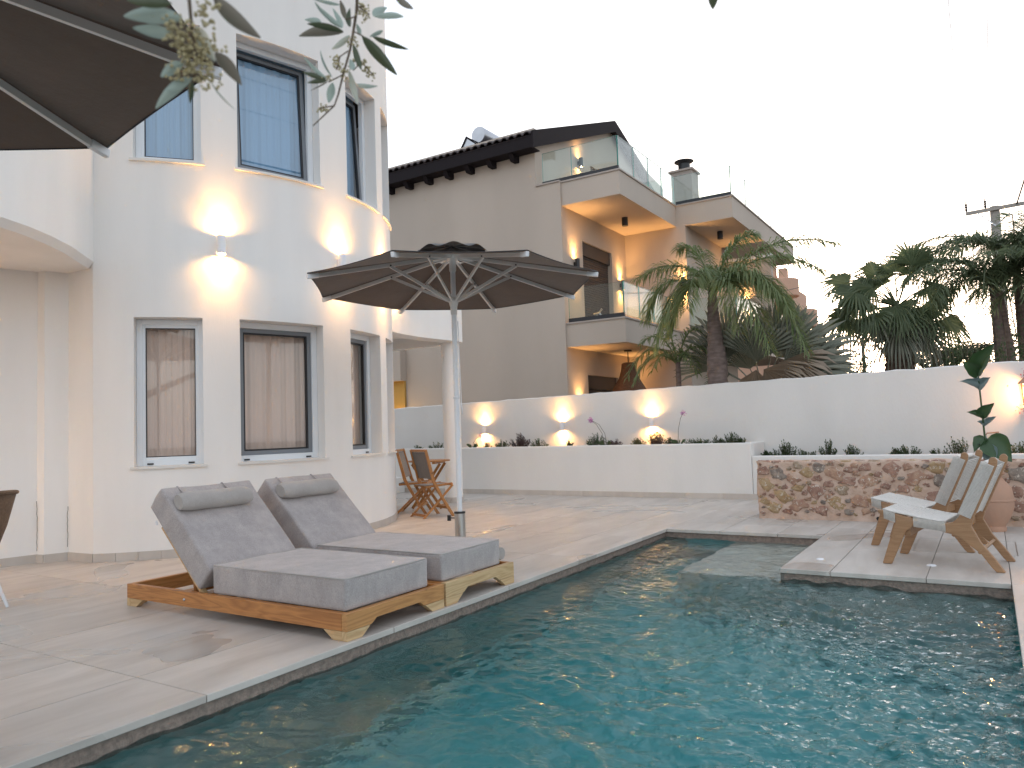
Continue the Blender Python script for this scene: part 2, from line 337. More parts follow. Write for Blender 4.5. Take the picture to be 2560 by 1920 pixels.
def tiles(xs, ys):
    xs = sorted(xs); ys = sorted(ys)
    for i in range(len(xs)-1):
        for j in range(len(ys)-1):
            x0, x1, y0, y1 = xs[i], xs[i+1], ys[j], ys[j+1]
            q = .0024; dz = random.uniform(-.0005, .0005)
            t = MB().box(x0+q, x1-q, y0+q, y1-q, -.035, dz)
            tl = ob('tile', t, M['tile'], deck_o, fix=False)
            if x1 > PX0-.01 and x0 < PX1+.6 and y0 > -1: tl.modifiers.new('bevel', 'BEVEL').width = .0025
YL = [7.56+1.32*k for k in range(-8, 4)]+[11.72]
tiles([PX0-.57-.615*k for k in range(13)]+[PX0], YL)
tiles([PX0,-2.56,-1.95,NX], [PY2,8.88,10.2,11.52,11.72])
tiles([NX,-1.12,-.46,PX1,.68,1.295,1.91,2.525], [PF,7.56,PY2,8.88,10.2,11.52,11.72])
tiles([PX1,.68,1.295,1.91,2.525], [PF-1.32*k for k in range(6)])
tiles([PX0,-2.56,-1.95,-1.34,-.73,PX1], [PN,-.92,-2.24])
# inspection hatch frame in the deck behind the lounge chairs: a shallow steel edge round an inset tile
hf = MB()
for a in ((-.64,.14,7.60,7.608),(-.64,.14,8.385,8.393),(-.64,-.632,7.60,8.393),(.132,.14,7.60,8.393)): hf.box(*a, 0, .0015)
tag(ob('hatch_frame', hf, M['steel']), 'thin metal frame of the square hatch in the deck under the front rope chair', 'floor hatch')
for i, (x, y, r, lab) in enumerate([(-1.28,6.86,.032,'flat white disc on the deck near the pool corner'), (-.455,6.885,.036,'domed white disc on the deck in front of the front rope chair')]):
    tag(ob('floor_disc', MB().lathe([(r,0),(r,.004),(r*.8,.010),(.002,.014)], 20), M['white_gloss'], smooth=True, loc=(x,y,.0008)), lab, 'floor fitting')
# basin
M['basin'] = mat('pool_stone_lining', (.30,.225,.185), .6, nscale=34, namp=.22, bump=.5, bscale=60)
M['basin_b'] = mat('pool_floor_lining', (.74,.74,.70), .6, nscale=12, namp=.06)
bw = MB(); o_ = .028; zb = -1.25
def wallq(x0,y0,x1,y1,z0,z1): bw.add([(x0,y0,z0),(x1,y1,z0),(x1,y1,z1),(x0,y0,z1)], [(0,1,2,3)])
X0, X1, Yn, Yf, Nx, Y2 = PX0-o_, PX1+o_, PN-o_, PF+o_, NX+o_, PY2+o_
zs = -.36      # wading ledge
RIM = ((X0,Yn,X0,Y2),(X0,Y2,Nx,Y2),(Nx,Y2,Nx,Yf),(Nx,Yf,X1,Yf),(X1,Yf,X1,Yn),(X1,Yn,X0,Yn))
for a in RIM: wallq(*a, -.16, -.03)
bl_ = MB()
basin = ob('pool_rim', bw, M['basin'], kind='structure', fix=False)
for x0_,y0_,x1_,y1_ in RIM: bl_.add([(x0_,y0_,zb),(x1_,y1_,zb),(x1_,y1_,-.16),(x0_,y0_,-.16)], [(0,1,2,3)])
M['basin_w'] = mat('pool_wall_lining', (.60,.57,.52), .6, nscale=12, namp=.08)
ob('pool_walls', bl_, M['basin_w'], kind='structure', fix=False)
fl = MB().add([(X0,Yn,zb),(X1,Yn,zb),(X1,Yf,zb),(Nx,Yf,zb),(Nx,Y2,zb),(X0,Y2,zb)], [(0,1,2,3,4,5)])
ob('pool_floor', fl, M['basin_b'], kind='structure', fix=False)
M['ledge'] = mat('pool_ledge_stone', (.80,.66,.58), .6, nscale=9, namp=.08)
ob('pool_ledge', MB().box(-2.42, Nx-.003, 6.55, Y2-.003, zb+.004, -.21), M['ledge'], kind='structure')
# water body
def wave(x, y):
    c = .42+.58*max(0, min(1, (x+3.0)/2.2))
    c *= .75+.25*max(0, min(1, (8.3-y)/2.2))
    z = 0
    p = Vector((x*1.0, y*1.0, 0))
    w = noise.noise_vector(p*.8)*.35
    q = p+w
    z += .0085*noise.noise(q*Vector((2.2,2.6,1)))
    z += .0105*noise.noise(Vector((q.x*4.5+3, q.y*6.5, 1.7)))*(.6+.6*c)
    z += .0068*noise.noise(Vector((q.x*9+1, q.y*13, 4.1)))*c*1.5
    z += .0034*noise.noise(Vector((q.x*17, q.y*25, 2.2)))*(.40+c*1.6)
    z += .0016*noise.noise(Vector((q.x*41, q.y*47, 7.2)))*c*1.7
    return -.10+z*(.8+1.25*c)
wb = MB(); dx = .0165
nx = int((Nx+.006-X0+.012)/dx); xsW = [X0-.006+i*dx for i in range(int((X1-X0+.012)/dx)+2)]
ysW = []
y = Yn-.006
while y < Y2+.006: ysW.append(y); y += .0165 if y < 99 else .02
ids = {}
for j, y in enumerate(ysW):
    for i, x in enumerate(xsW):
        if y > Yf+.02 and x > Nx+.02: continue
        ids[(i,j)] = len(wb.v); wb.v.append((x, y, wave(x, y)))
for j in range(len(ysW)-1):
    for i in range(len(xsW)-1):
        k = [(i,j),(i+1,j),(i+1,j+1),(i,j+1)]
        if all(q in ids for q in k): wb.f.append(tuple(ids[q] for q in k))
wme = wb.mesh('water', False)
b_ = bmesh.new(); b_.from_mesh(wme)
be = [e for e in b_.edges if e.is_boundary]
r_ = bmesh.ops.extrude_edge_only(b_, edges=be); nv = [v for v in r_['geom'] if isinstance(v, bmesh.types.BMVert)]
for v in nv: v.co.z = zb-.02
ne = [e for e in b_.edges if e.is_boundary]
bmesh.ops.contextual_create(b_, geom=ne)
bmesh.ops.recalc_face_normals(b_, faces=b_.faces); b_.to_mesh(wme); b_.free()
wm = bpy.data.materials.new('pool_water'); wm.use_nodes = True; t = wm.node_tree; N = t.nodes; L = t.links
N.remove(N['Principled BSDF'])
gl = N.new('ShaderNodeBsdfGlossy'); gl.inputs['Roughness'].default_value = .014
rf = N.new('ShaderNodeBsdfRefraction'); rf.inputs['IOR'].default_value = 1.333; rf.inputs['Roughness'].default_value = .0
tr = N.new('ShaderNodeBsdfTransparent')
fr = N.new('ShaderNodeFresnel'); fr.inputs[0].default_value = 1.5
ge = N.new('ShaderNodeNewGeometry')
n1 = N.new('ShaderNodeTexNoise'); n1.inputs['Scale'].default_value = 24; n1.inputs['Detail'].default_value = 4
mp = N.new('ShaderNodeMapping'); mp.inputs['Scale'].default_value = (1, 1.5, 1); L.new(ge.outputs['Position'], mp.inputs[0]); L.new(mp.outputs[0], n1.inputs['Vector'])
sx = N.new('ShaderNodeSeparateXYZ'); L.new(ge.outputs['Position'], sx.inputs[0])
cm = N.new('ShaderNodeMapRange'); cm.inputs[1].default_value = -3.0; cm.inputs[2].default_value = -.6; cm.inputs[3].default_value = .15; cm.inputs[4].default_value = .8; L.new(sx.outputs['X'], cm.inputs[0])
bp = N.new('ShaderNodeBump'); bp.inputs['Distance'].default_value = .02; L.new(cm.outputs[0], bp.inputs['Strength']); L.new(n1.outputs['Fac'], bp.inputs['Height'])
for q in (gl, fr, rf): L.new(bp.outputs[0], q.inputs['Normal'])
mix = N.new('ShaderNodeMixShader'); L.new(fr.outputs[0], mix.inputs[0]); L.new(rf.outputs[0], mix.inputs[1]); L.new(gl.outputs[0], mix.inputs[2])
L.new(mix.outputs[0], N['Material Output'].inputs['Surface'])
va = N.new('ShaderNodeVolumeAbsorption'); va.inputs['Color'].default_value = (.0, .80, .835, 1); va.inputs['Density'].default_value = .92
L.new(va.outputs[0], N['Material Output'].inputs['Volume'])
ob('water', wme, wm, smooth='all', kind='structure')
# ------------------------------------------------------------------ white house: round tower, porches
H1 = thing('white_house', 'white plastered villa with a round window tower at the left of the pool', 'house')
TC = Vector((-9.199, 6.435, 0)); TR = 2.721
def TP(deg, r=TR, z=0): a = radians(deg); return Vector((TC.x+r*cos(a), TC.y+r*sin(a), z))
WZ = [(.93, 2.46), (4.11, 5.62)]
WA = [(-46.6,-32.8), (-25.0,-3.9), (5.6,21.2), (26.3,40.0)]
angs = set(); a = -54.85
while a < 150: angs.add(round(a, 3)); a += 1.5
for w in WA: angs |= {w[0], w[1]}
angs = sorted(angs); angs = [a for i, a in enumerate(angs) if i == 0 or a-angs[i-1] > .12 or a in [x for w in WA for x in w]]
zz = [0, .93, 2.46, 4.11, 5.62, 8.6]
tw = MB()
for a0, a1 in zip(angs[:-1], angs[1:]):
    am = (a0+a1)/2
    for z0, z1 in zip(zz[:-1], zz[1:]):
        if (z0 in (.93, 4.11)) and any(w[0] < am < w[1] for w in WA): continue
        tw.add([TP(a0,TR,z0),TP(a1,TR,z0),TP(a1,TR,z1),TP(a0,TR,z1)], [(0,1,2,3)])
DEP = .17
def winframe(w):
    am = (w[0]+w[1])/2; hf = radians((w[1]-w[0])/2)
    n = Vector((cos(radians(am)), sin(radians(am)), 0)); t = Vector((-n.y, n.x, 0))
    return am, hf, n, t, TR*cos(hf)-DEP, TR*sin(hf)
for w in WA:
    am, hf, n, t, D, hw = winframe(w)
    arc = [a for a in angs if w[0]-1e-4 <= a <= w[1]+1e-4]
    for z0, z1 in WZ:
        i0 = TC+n*D-t*hw; i1 = TC+n*D+t*hw
        for z in (z0, z1):
            outer = [TP(a, TR, z) for a in arc]
            inner = [V(*(i0+t*(2*hw*k/(len(arc)-1)))[:2], z) for k in range(len(arc))]
            for k in range(len(arc)-1): tw.add([outer[k], outer[k+1], inner[k+1], inner[k]], [(0,1,2,3)])
        for A, B in ((TP(w[0],TR,0), i0), (TP(w[1],TR,0), i1)):
            tw.add([V(A.x,A.y,z0),V(B.x,B.y,z0),V(B.x,B.y,z1),V(A.x,A.y,z1)], [(0,1,2,3)])
tm = tw.mesh('tower_wall', False); bb = bmesh.new(); bb.from_mesh(tm); bmesh.ops.remove_doubles(bb, verts=bb.verts, dist=.0005); bb.to_mesh(tm); bb.free()
ob('tower_wall', tm, M['plaster'], H1, smooth=True)
ob('tower_roof', MB().add([TP(a, TR, 8.6) for a in range(-55, 305, 10)], [tuple(range(36))]), M['plaster'], H1)
# opaque core so that rooms read as rooms and nothing shows through
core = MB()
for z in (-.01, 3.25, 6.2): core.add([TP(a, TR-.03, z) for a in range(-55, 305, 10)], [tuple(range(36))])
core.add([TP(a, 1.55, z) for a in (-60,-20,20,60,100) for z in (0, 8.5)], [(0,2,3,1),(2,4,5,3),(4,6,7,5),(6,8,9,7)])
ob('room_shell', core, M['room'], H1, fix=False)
# windows
def rect_frame(mb, c, t, n, hw, z0, z1, wd, dp, off=0):
    """four members round an opening; c = centre in plan on the frame plane"""
    up = V(0,0,1)
    def bar(u0, u1, a0, a1): mb.obox(c+t*((u0+u1)/2)+n*(off+dp/2)+up*((a0+a1)/2), t*((u1-u0)/2), n*(dp/2), up*((a1-a0)/2))
    bar(-hw, -hw+wd, z0, z1); bar(hw-wd, hw, z0, z1); bar(-hw+wd, hw-wd, z0, z0+wd); bar(-hw+wd, hw-wd, z1-wd, z1)
def rot_about(mb, piv, axis, ang):
    R = Matrix.Rotation(ang, 4, axis); mb.v = [tuple(R @ (Vector(v)-piv)+piv) for v in mb.v]; return mb
for wi, w in enumerate(WA):
    am, hf, n, t, D, hw = winframe(w); c = TC+n*(D-.045)
    for fi, (z0, z1) in enumerate(WZ):
        f = MB(); fw = .065 if wi else .055
        rect_frame(f, c, t, n, hw-.002, z0+.002, z1-.002, fw, .06)
        if wi == 0: rect_frame(f, c, t, n, hw-fw+.004, z0+fw, z1-fw, .035, .045)
        win = ob('window', f, M['pvc'], H1, bev=.004)
        tilt = (fi == 1 and wi in (1, 2))
        iw = hw-fw-.003; piv = c+n*.03+V(0,0,z0+fw)
        sw = .045 if wi else .004
        if wi:
            s = MB(); rect_frame(s, c, t, n, iw, z0+fw+.003, z1-fw-.003, sw, .05, -.012)
            s2 = MB(); rect_frame(s2, c, t, n, iw-sw, z0+fw+.003+sw, z1-fw-.003-sw, .018, .03, 0)
            if tilt:
                for q in (s, s2): rot_about(q, piv, t, radians(-3.4))
            ob('sash', s, M['grey_pvc'], win, bev=.003); ob('sash_bead', s2, M['black'], win)
        else:
            s2 = MB(); rect_frame(s2, c, t, n, hw-fw-.031, z0+fw+.035, z1-fw-.035, .008, .034, 0.006); ob('sash_bead', s2, M['black'], win)
        p = MB(); pw = iw-sw-.004 if wi else hw-fw-.035
        p.add([c+n*.012+t*sx_*pw+V(0,0,zq) for sx_, zq in ((-1,z0+fw+.03),(1,z0+fw+.03),(1,z1-fw-.03),(-1,z1-fw-.03))], [(0,1,2,3)])
        if tilt: rot_about(p, piv, t, radians(-3.4))
        ob('pane', p, M['pane_up'] if fi else M['pane'], win, fix=False)
        cu = MB(); nn = 60
        gap = .12 if wi == 1 and fi == 1 else 0
        for k in range(nn+1):
            u = -hw+.02+gap*0+(2*hw-.04)*k/nn
            dd = -.085-.012*sin(k*.62+wi)-.007*sin(k*1.7+fi)
            for zq in (z0+.02, z1+.02): cu.v.append(tuple(c+t*u+n*dd+V(0,0,zq)))
        for k in range(nn): cu.f.append((2*k, 2*k+2, 2*k+3, 2*k+1))
        ob('curtain', cu, M['curtain_sky_tint'] if fi else M['curtain'], win, smooth='all', fix=False)
        if fi == 0:
            for sg in (-1, 1): ob('drain_cap', MB().obox(c+t*(sg*(hw-.13))+n*.064+V(0,0,z0+.022), t*.03, n*.006, V(0,0,.008)), M['black'], win)
        sl_ = MB(); arc = [w[0]-.7+(w[1]-w[0]+1.4)*k/10 for k in range(11)]
        outp = [TP(a, TR+.028, 0) for a in arc]; inn = [TC+n*(D+.004)+t*(-hw-.0+2*hw*k/10) for k in range(11)]
        for k in range(10):
            q = [outp[k], outp[k+1], inn[k+1], inn[k]]
            sl_.add([V(a.x,a.y,z0-.022) for a in q]+[V(a.x,a.y,z0+.003) for a in q], [(0,3,2,1),(4,5,6,7),(0,1,5,4),(2,3,7,6),(1,2,6,5),(3,0,4,7)])
        ob('sill', sl_, M['marble'], win)
# skirting round the tower and the porch
def skirt_arc(a0, a1, nseg):
    for k in range(nseg):
        b0 = a0+(a1-a0)*k/nseg+.04; b1 = a0+(a1-a0)*(k+1)/nseg-.04
        s = MB(); m_ = 4; P = [b0+(b1-b0)*i/m_ for i in range(m_+1)]
        for i in range(m_):
            q = [TP(P[i],TR-.01),TP(P[i+1],TR-.01),TP(P[i+1],TR+.012),TP(P[i],TR+.012)]
            s.add([V(a.x,a.y,0.0006) for a in q]+[V(a.x,a.y,.085) for a in q], [(0,3,2,1),(4,5,6,7),(0,1,5,4),(2,3,7,6)]+([(3,0,4,7)] if i == 0 else [])+([(1,2,6,5)] if i == m_-1 else []))
        ob('skirting_tile', s, M['skirt'], H1)
skirt_arc(-54.8, 44, 22)
def skirt_line(a, b, L_, parent, h=.085, th=.012, out=None, z=0.0006):
    a = Vector(a); b = Vector(b); d = (b-a); T = d.length; d.normalize(); nrm = Vector((d.y, -d.x)) if out is None else Vector(out).normalized()
    k = max(1, round(T/L_))
    for i in range(k):
        p0 = a+d*(T*i/k+.0015); p1 = a+d*(T*(i+1)/k-.0015)
        q = [p0, p1, p1+nrm*th, p0+nrm*th]
        ob('skirting_tile', MB().add([V(*x,z) for x in q]+[V(*x,h) for x in q], [(0,3,2,1),(4,5,6,7),(0,1,5,4),(1,2,6,5),(2,3,7,6),(3,0,4,7)]), M['skirt'], parent)
# left porch: recessed wall, curved balcony front above
Pa, Pb, Pc, Pd, Pe = TP(-54.85)[:2], (-8.045,4.185), (-8.121,3.985), (-8.226,3.968), (-8.294,3.661)
Pf = (-9.1,.10); Pg = (-9.3,-3.5)
pts = [Pa, Pb, Pc, Pd, Pe, Pf, Pg]
rw = MB()
for p, q in zip(pts[:-1], pts[1:]): rw.add([(p[0],p[1],0),(q[0],q[1],0),(q[0],q[1],8.6),(p[0],p[1],8.6)], [(0,1,2,3)])
ob('porch_wall', rw, M['plaster'], H1, fix=False)
for p, q in zip(pts[:-1], pts[1:]):
    d = (Vector(q)-Vector(p)).normalized(); skirt_line(p, q, .6, H1, out=(-d.y, d.x) if (-d.y*1+d.x*-.3) > 0 else (d.y,-d.x))
arcp = [(-7.655,4.245),(-7.40,3.99),(-7.15,3.74),(-6.92,3.45),(-6.75,3.19),(-6.63,2.94),(-6.57,2.68),(-6.55,2.40),(-6.58,2.1),(-6.66,1.8),(-6.80,1.45),(-7.02,1.1),(-7.3,.8),(-7.65,.5),(-8.1,.25),(-9.1,.1)]
bf = MB()
def off(pt, dd):
    c0 = Vector((-8.4,2.4)); v = Vector(pt)-c0; return tuple(c0+v*(1-dd/v.length))
for p, q in zip(arcp[:-1], arcp[1:]):
    bf.add([(*p,3.03),(*q,3.03),(*q,8.6),(*p,8.6)], [(0,1,2,3)])
    a_, b_2 = off(p,.06), off(q,.06)
    bf.add([(*p,3.03),(*q,3.03),(*b_2,2.965),(*a_,2.965)], [(0,1,2,3)])
bfm = bf.mesh('balcony_front', False); bb = bmesh.new(); bb.from_mesh(bfm); bmesh.ops.remove_doubles(bb, verts=bb.verts, dist=.0005); bb.to_mesh(bfm); bb.free()
ob('balcony_front', bfm, M['plaster'], H1, smooth=True)
random.seed(77)
for (cx_, cy_, z0_, z1_) in ((-8.211,3.962,.12,.62),(-8.037,4.172,.14,.55)):
    P = [V(cx_+.006+random.uniform(-.004,.004), cy_-.004+random.uniform(-.004,.004), z0_+(z1_-z0_)*i/12) for i in range(13)]
    ob('crack', MB().tube(P, .0028, 4), M['grout'], H1)
sf = [off(p,.06) for p in arcp]+[Pe, Pd, Pc, Pb, tuple(Pa)]
ob('porch_soffit', MB().add([(*p,2.968) for p in sf], [tuple(range(len(sf)))]), M['plaster'], H1, fix=False)
# rear porch: curved slab carried by a round column
sl2 = MB(); ar = [(-7.05,8.02),(-7.26,8.30),(-7.36,8.70),(-7.41,9.15),(-7.40,9.55),(-7.36,9.90),(-7.38,10.25),(-7.55,10.42)]
inn = [(p[0]-.30, p[1]) for p in ar]
for z0, z1 in ((2.66, 3.75),):
    for (p, q), (pi_, qi) in zip(zip(ar[:-1], ar[1:]), zip(inn[:-1], inn[1:])):
        sl2.add([(*p,z0),(*q,z0),(*q,z1),(*p,z1)], [(0,1,2,3)]); sl2.add([(*p,z0),(*q,z0),(*qi,z0),(*pi_,z0)], [(0,1,2,3)])
        sl2.add([(*pi_,z0),(*qi,z0),(*qi,2.84),(*pi_,2.84)], [(0,1,2,3)])
sm = sl2.mesh('rear_porch_beam', False); bb = bmesh.new(); bb.from_mesh(sm); bmesh.ops.remove_doubles(bb, verts=bb.verts, dist=.0005); bb.to_mesh(sm); bb.free()
ob('rear_porch_beam', sm, M['plaster'], H1, smooth=True)
ob('rear_porch_soffit', MB().add([(*p,2.84) for p in inn]+[(-7.7,10.42,2.84),(-10.9,10.42,2.84),(-10.9,8.0,2.84)], [tuple(range(len(inn)+3))]), M['plaster'], H1, fix=False)
ob('rear_porch_back', MB().box(-11.0,-7.56,10.30,10.42,2.66,3.75), M['plaster'], H1)
ob('column', MB().lathe([(.148,0),(.148,2.66)], 40, (-7.62,10.22,0)), M['plaster'], H1, smooth=True)
for k in range(10):
    a0 = 2*pi*k/10; s = MB(); q = [( -7.62+r*cos(a0+e), 10.22+r*sin(a0+e)) for r, e in ((.149,.02),(.149,.30),(.149,.60),(.162,.60),(.162,.30),(.162,.02))]
    s.prism(q, lambda x, y: (x,y,.0006), lambda x, y: (x,y,.09)); ob('skirting_tile', s, M['skirt'], H1)
# ------------------------------------------------------------------ garden walls and planters
gw = thing('garden_wall', 'long white plastered boundary wall with rough uneven top behind the planters', 'wall')
w = MB(); n_ = 150; xs = [-13+16.5*i/n_ for i in range(n_+1)]
random.seed(4)
for i, x in enumerate(xs):
    zt = 1.735+(x+9)*.0168+noise.noise(V(x*3.1,0,0))*.012+noise.noise(V(x*13,3,0))*.010+random.uniform(-.004,.004)
    for y, z in ((12.5,-.2),(12.5,zt-.012),(12.515,zt),(12.72,zt+.004*sin(x*9)),(12.735,-.2)): w.v.append((x,y,z))
for i in range(n_):
    for j in range(4): w.f.append((5*i+j,5*i+j+1,5*i+5+j+1,5*i+5+j))
ob('wall', w, M['plaster2'], gw, smooth=True, fix=False)
pl = thing('planter_wall', 'low white plastered planter wall with beige skirting behind the deck', 'planter')
def rounded_top(mb, x0, x1, y0, y1, z0, z1, r=.02): mb.box(x0, x1, y0, y1, z0, z1)
w = MB().box(-12,-3.08,11.66,11.82,-.2,.855); ob('high_wall', w, M['plaster2'], pl, bev=.018, seg=3)
w = MB().box(-3.245,-3.08,11.823,12.495,-.2,.853); ob('end_wall', w, M['plaster2'], pl, bev=.018, seg=3)
w = MB().box(-3.077,2.5,11.663,11.823,-.2,.655); ob('low_wall', w, M['plaster2'], pl, bev=.018, seg=3)
skirt_line((-12,11.66),(2.5,11.66), .6, pl, out=(0,-1))
ob('planting_bed', MB().box(-12,-3.25,11.825,12.49,.5,.80), M['soil'], pl)
ob('planting_bed', MB().box(-3.07,2.5,11.83,12.49,.3,.60), M['soil'], pl)
ob('return_wall', MB().box(-10.05,-9.9,10.75,11.655,-.2,.30), M['plaster2'], pl, bev=.015)
# ------------------------------------------------------------------ stone wall
sw_ = thing('stone_wall', 'low rubble wall of rust and ochre stones in pink mortar behind the rope chairs', 'wall')
random.seed(21)
SX0, SX1, SY0, SY1, SZ = -2.45, 2.4, 9.50, 9.93, .685
mo = MB()
def grid(mb, f, nu, nv):
    b0 = len(mb.v)
    for i in range(nu+1):
        for j in range(nv+1): mb.v.append(tuple(f(i/nu, j/nv)))
    for i in range(nu):
        for j in range(nv):
            q = b0+i*(nv+1)+j; mb.f.append((q, q+1, q+nv+2, q+nv+1))
def rough(p, a=.020): 
    v = Vector(p); return v+noise.noise_vector(v*6)*a+noise.noise_vector(v*21)*a*.5
grid(mo, lambda u, v: rough((SX0+(SX1-SX0)*u, SY0, -.03+(SZ+.03)*v)), 190, 26)
grid(mo, lambda u, v: rough((SX0, SY0+(SY1-SY0)*u, -.03+(SZ+.03)*v)), 16, 26)
grid(mo, lambda u, v: rough((SX0+(SX1-SX0)*u, SY0+(SY1-SY0)*v, SZ)), 190, 14)
mm = mo.mesh('mortar', False); bb = bmesh.new(); bb.from_mesh(mm); bmesh.ops.remove_doubles(bb, verts=bb.verts, dist=.002); bmesh.ops.recalc_face_normals(bb, faces=bb.faces); bb.to_mesh(mm); bb.free()
ob('mortar', mm, M['mortar'], sw_, smooth='all')
def stonemat(name, cols):
    m = mat(name, cols[0], .85, spec=.2); t = m.node_tree; N = t.nodes; L = t.links; p = N['Principled BSDF']
    ge = N.new('ShaderNodeNewGeometry'); n = N.new('ShaderNodeTexNoise'); n.inputs['Scale'].default_value = 14; n.inputs['Detail'].default_value = 8; L.new(ge.outputs['Position'], n.inputs[0])
    cr = N.new('ShaderNodeValToRGB'); cr.color_ramp.elements[0].position = .32; cr.color_ramp.elements[0].color = (*cols[0],1); cr.color_ramp.elements[1].position = .62; cr.color_ramp.elements[1].color = (*cols[1],1); L.new(n.outputs['Fac'], cr.inputs[0])
    n2 = N.new('ShaderNodeTexNoise'); n2.inputs['Scale'].default_value = 34; n2.inputs['Detail'].default_value = 5; n2.inputs['Distortion'].default_value = 1; L.new(ge.outputs['Position'], n2.inputs[0])
    mr = N.new('ShaderNodeMapRange'); mr.inputs[1].default_value = .585; mr.inputs[2].default_value = .66; L.new(n2.outputs['Fac'], mr.inputs[0])
    mx = N.new('ShaderNodeMix'); mx.data_type = 'RGBA'; L.new(mr.outputs[0], mx.inputs[0]); L.new(cr.outputs[0], mx.inputs[6]); mx.inputs[7].default_value = (.62,.54,.46,1); L.new(mx.outputs[2], p.inputs['Base Color'])
    b = N.new('ShaderNodeBump'); b.inputs['Strength'].default_value = 1; b.inputs['Distance'].default_value = .012; L.new(n2.outputs['Fac'], b.inputs['Height']); L.new(b.outputs[0], p.inputs['Normal'])
    return m
SM = [stonemat('rust_stone', ((.31,.175,.13),(.46,.30,.21))), stonemat('ochre_stone', ((.33,.21,.11),(.44,.32,.19))), stonemat('grey_stone', ((.17,.13,.11),(.31,.26,.22))), stonemat('red_brown_stone', ((.25,.14,.105),(.40,.25,.19)))]
SM += [SM[0], SM[3], stonemat('tan_stone', ((.30,.21,.14),(.40,.31,.23)))]
def stone_mesh():
    s = MB(); n = 11; ph = random.uniform(0,6); sq = random.uniform(.08,.22); rr = [(.86+sq*cos(random.choice((3,4))*2*pi*i/11+ph))*random.uniform(.78,1.16) for i in range(n)]
    for lev, (k, d) in enumerate(((1.04,.3),(.93,-.18),(.70,-.42),(.32,-.40))):
        for j in range(n):
            t = 2*pi*j/n; r = rr[j]*k*random.uniform(.95,1.05)
            s.v.append((r*cos(t), d+random.uniform(-.16,.16)*(lev > 0), r*sin(t)))
    for i in range(3):
        for j in range(n): s.f.append((i*n+j, i*n+(j+1) % n, (i+1)*n+(j+1) % n, (i+1)*n+j))
    s.f.append(tuple(3*n+j for j in range(n)))
    return s.mesh('stone')
protos = []
for k in range(14):
    me = stone_mesh(); me.shade_smooth(); me.materials.append(SM[k % len(SM)]); protos.append(me)
placed = []
def put_stone(me, x, z, rx, rz_, rot, face='front'):
    o = bpy.data.objects.new('stone', me); COL.objects.link(o); o.parent = sw_
    if face == 'front': o.location = (x, SY0+.004, z); o.rotation_euler = (0, rot, 0); o.scale = (rx, .055, rz_)
    elif face == 'side': o.location = (SX0+.006, x, z); o.rotation_euler = (0, rot, -pi/2); o.scale = (rx, .04, rz_)
    else: o.location = (x, z, SZ-.002); o.rotation_euler = (-pi/2, 0, rot); o.scale = (rx, .03, rz_)
for size, tries in ((.105, 120), (.080, 500), (.058, 1200), (.038, 1600), (.022, 1500)):
    for _ in range(tries):
        x = random.uniform(SX0+size*.8, 1.6); z = random.uniform(.045+size*.5, SZ-.02-size*.45)
        if x > .7 and size < .04: continue
        if all((x-a)**2/1.3+(z-b)**2 > (size*.84+c*.84+.002)**2/1.14 for a, b, c in placed):
            placed.append((x, z, size)); put_stone(random.choice(protos), x, z, size*random.uniform(1.08,1.46), size*random.uniform(.74,1.02), random.uniform(-.5,.5))
        if len(placed) > 262: break
for (y, z, s) in ((9.60,.56,.07),(9.78,.5,.08),(9.62,.40,.09),(9.80,.30,.08),(9.60,.20,.09),(9.76,.10,.07)): put_stone(random.choice(protos), y, z, s*1.1, s, random.uniform(-.5,.5), 'side')
x = SX0+.06
while x < .9:
    s = random.uniform(.04,.075); put_stone(random.choice(protos), x, SY0+random.uniform(.03,.09), s*1.3, s*.8, random.uniform(-.3,.3), 'top'); x += s*2.4+.02
tag(ob('drain_hole', MB().lathe([(.02,0),(.02,.03),(.013,.03),(.013,.005)], 14), M['black'], loc=(-1.12,9.468,.045)), 'small black pipe end at the foot of the stone wall', 'pipe').rotation_euler = (pi/2,0,0)
# ------------------------------------------------------------------ wall lamps
def spot(name, parent, loc, down, power, angle=70, blend=1.0, r=.03, col=(1,.52,.18)):
    l = bpy.data.lights.new(name, 'SPOT'); l.energy = power; l.spot_size = radians(angle); l.spot_blend = blend; l.shadow_soft_size = r; l.color = col
    o = bpy.data.objects.new(name, l); COL.objects.link(o); o.parent = parent; o.location = loc
    o.rotation_euler = (0,0,0) if down else (pi,0,0)
    return o
LP = 6.5
def lamp(loc, nrm, label, matb, h=.2, r=.042, off=.07, power=LP, group=None, angle=72, lens=.62):
    n = Vector(nrm).normalized(); yaw = atan2(n.y, n.x)
    t = thing('wall_lamp', label, 'wall lamp', loc, yaw, group)
    ob('lamp_body', MB().lathe([(.001,-h/2+.015),(r*.88,-h/2+.015),(r*.88,-h/2),(r,-h/2),(r,h/2),(r*.88,h/2),(r*.88,h/2-.015),(.001,h/2-.015)], 24, (off,0,0), cap=False), matb, t, smooth=True)
    ob('bracket', MB().box(.002, off-r+.006, -.018, .018, -.045, .045), matb, t)
    for s in (-1, 1):
        ob('lens', MB().lathe([(r*lens,s*(h/2-.012)),(.001,s*(h/2-.011))], 16, (off,0,0)), M['bulb'], t)
        spot('lamp_beam', t, (off,0,s*(h/2-.004)), s < 0, power, angle)
    return t
for a, lab in ((-28.9,'white cylinder up and down light between the two left ground floor windows'), (1.6,'white cylinder up and down light just above the left edge of the open umbrella'), (23.8,'white cylinder up and down light hidden behind the umbrella on the tower'), (47,'white cylinder light at the back of the round tower')):
    p = TP(a, TR, 3.235); lamp(p, p-Vector((TC.x,TC.y,3.235)), lab, M['white_gloss'], group='tower wall lamps', power=LP*1.1)
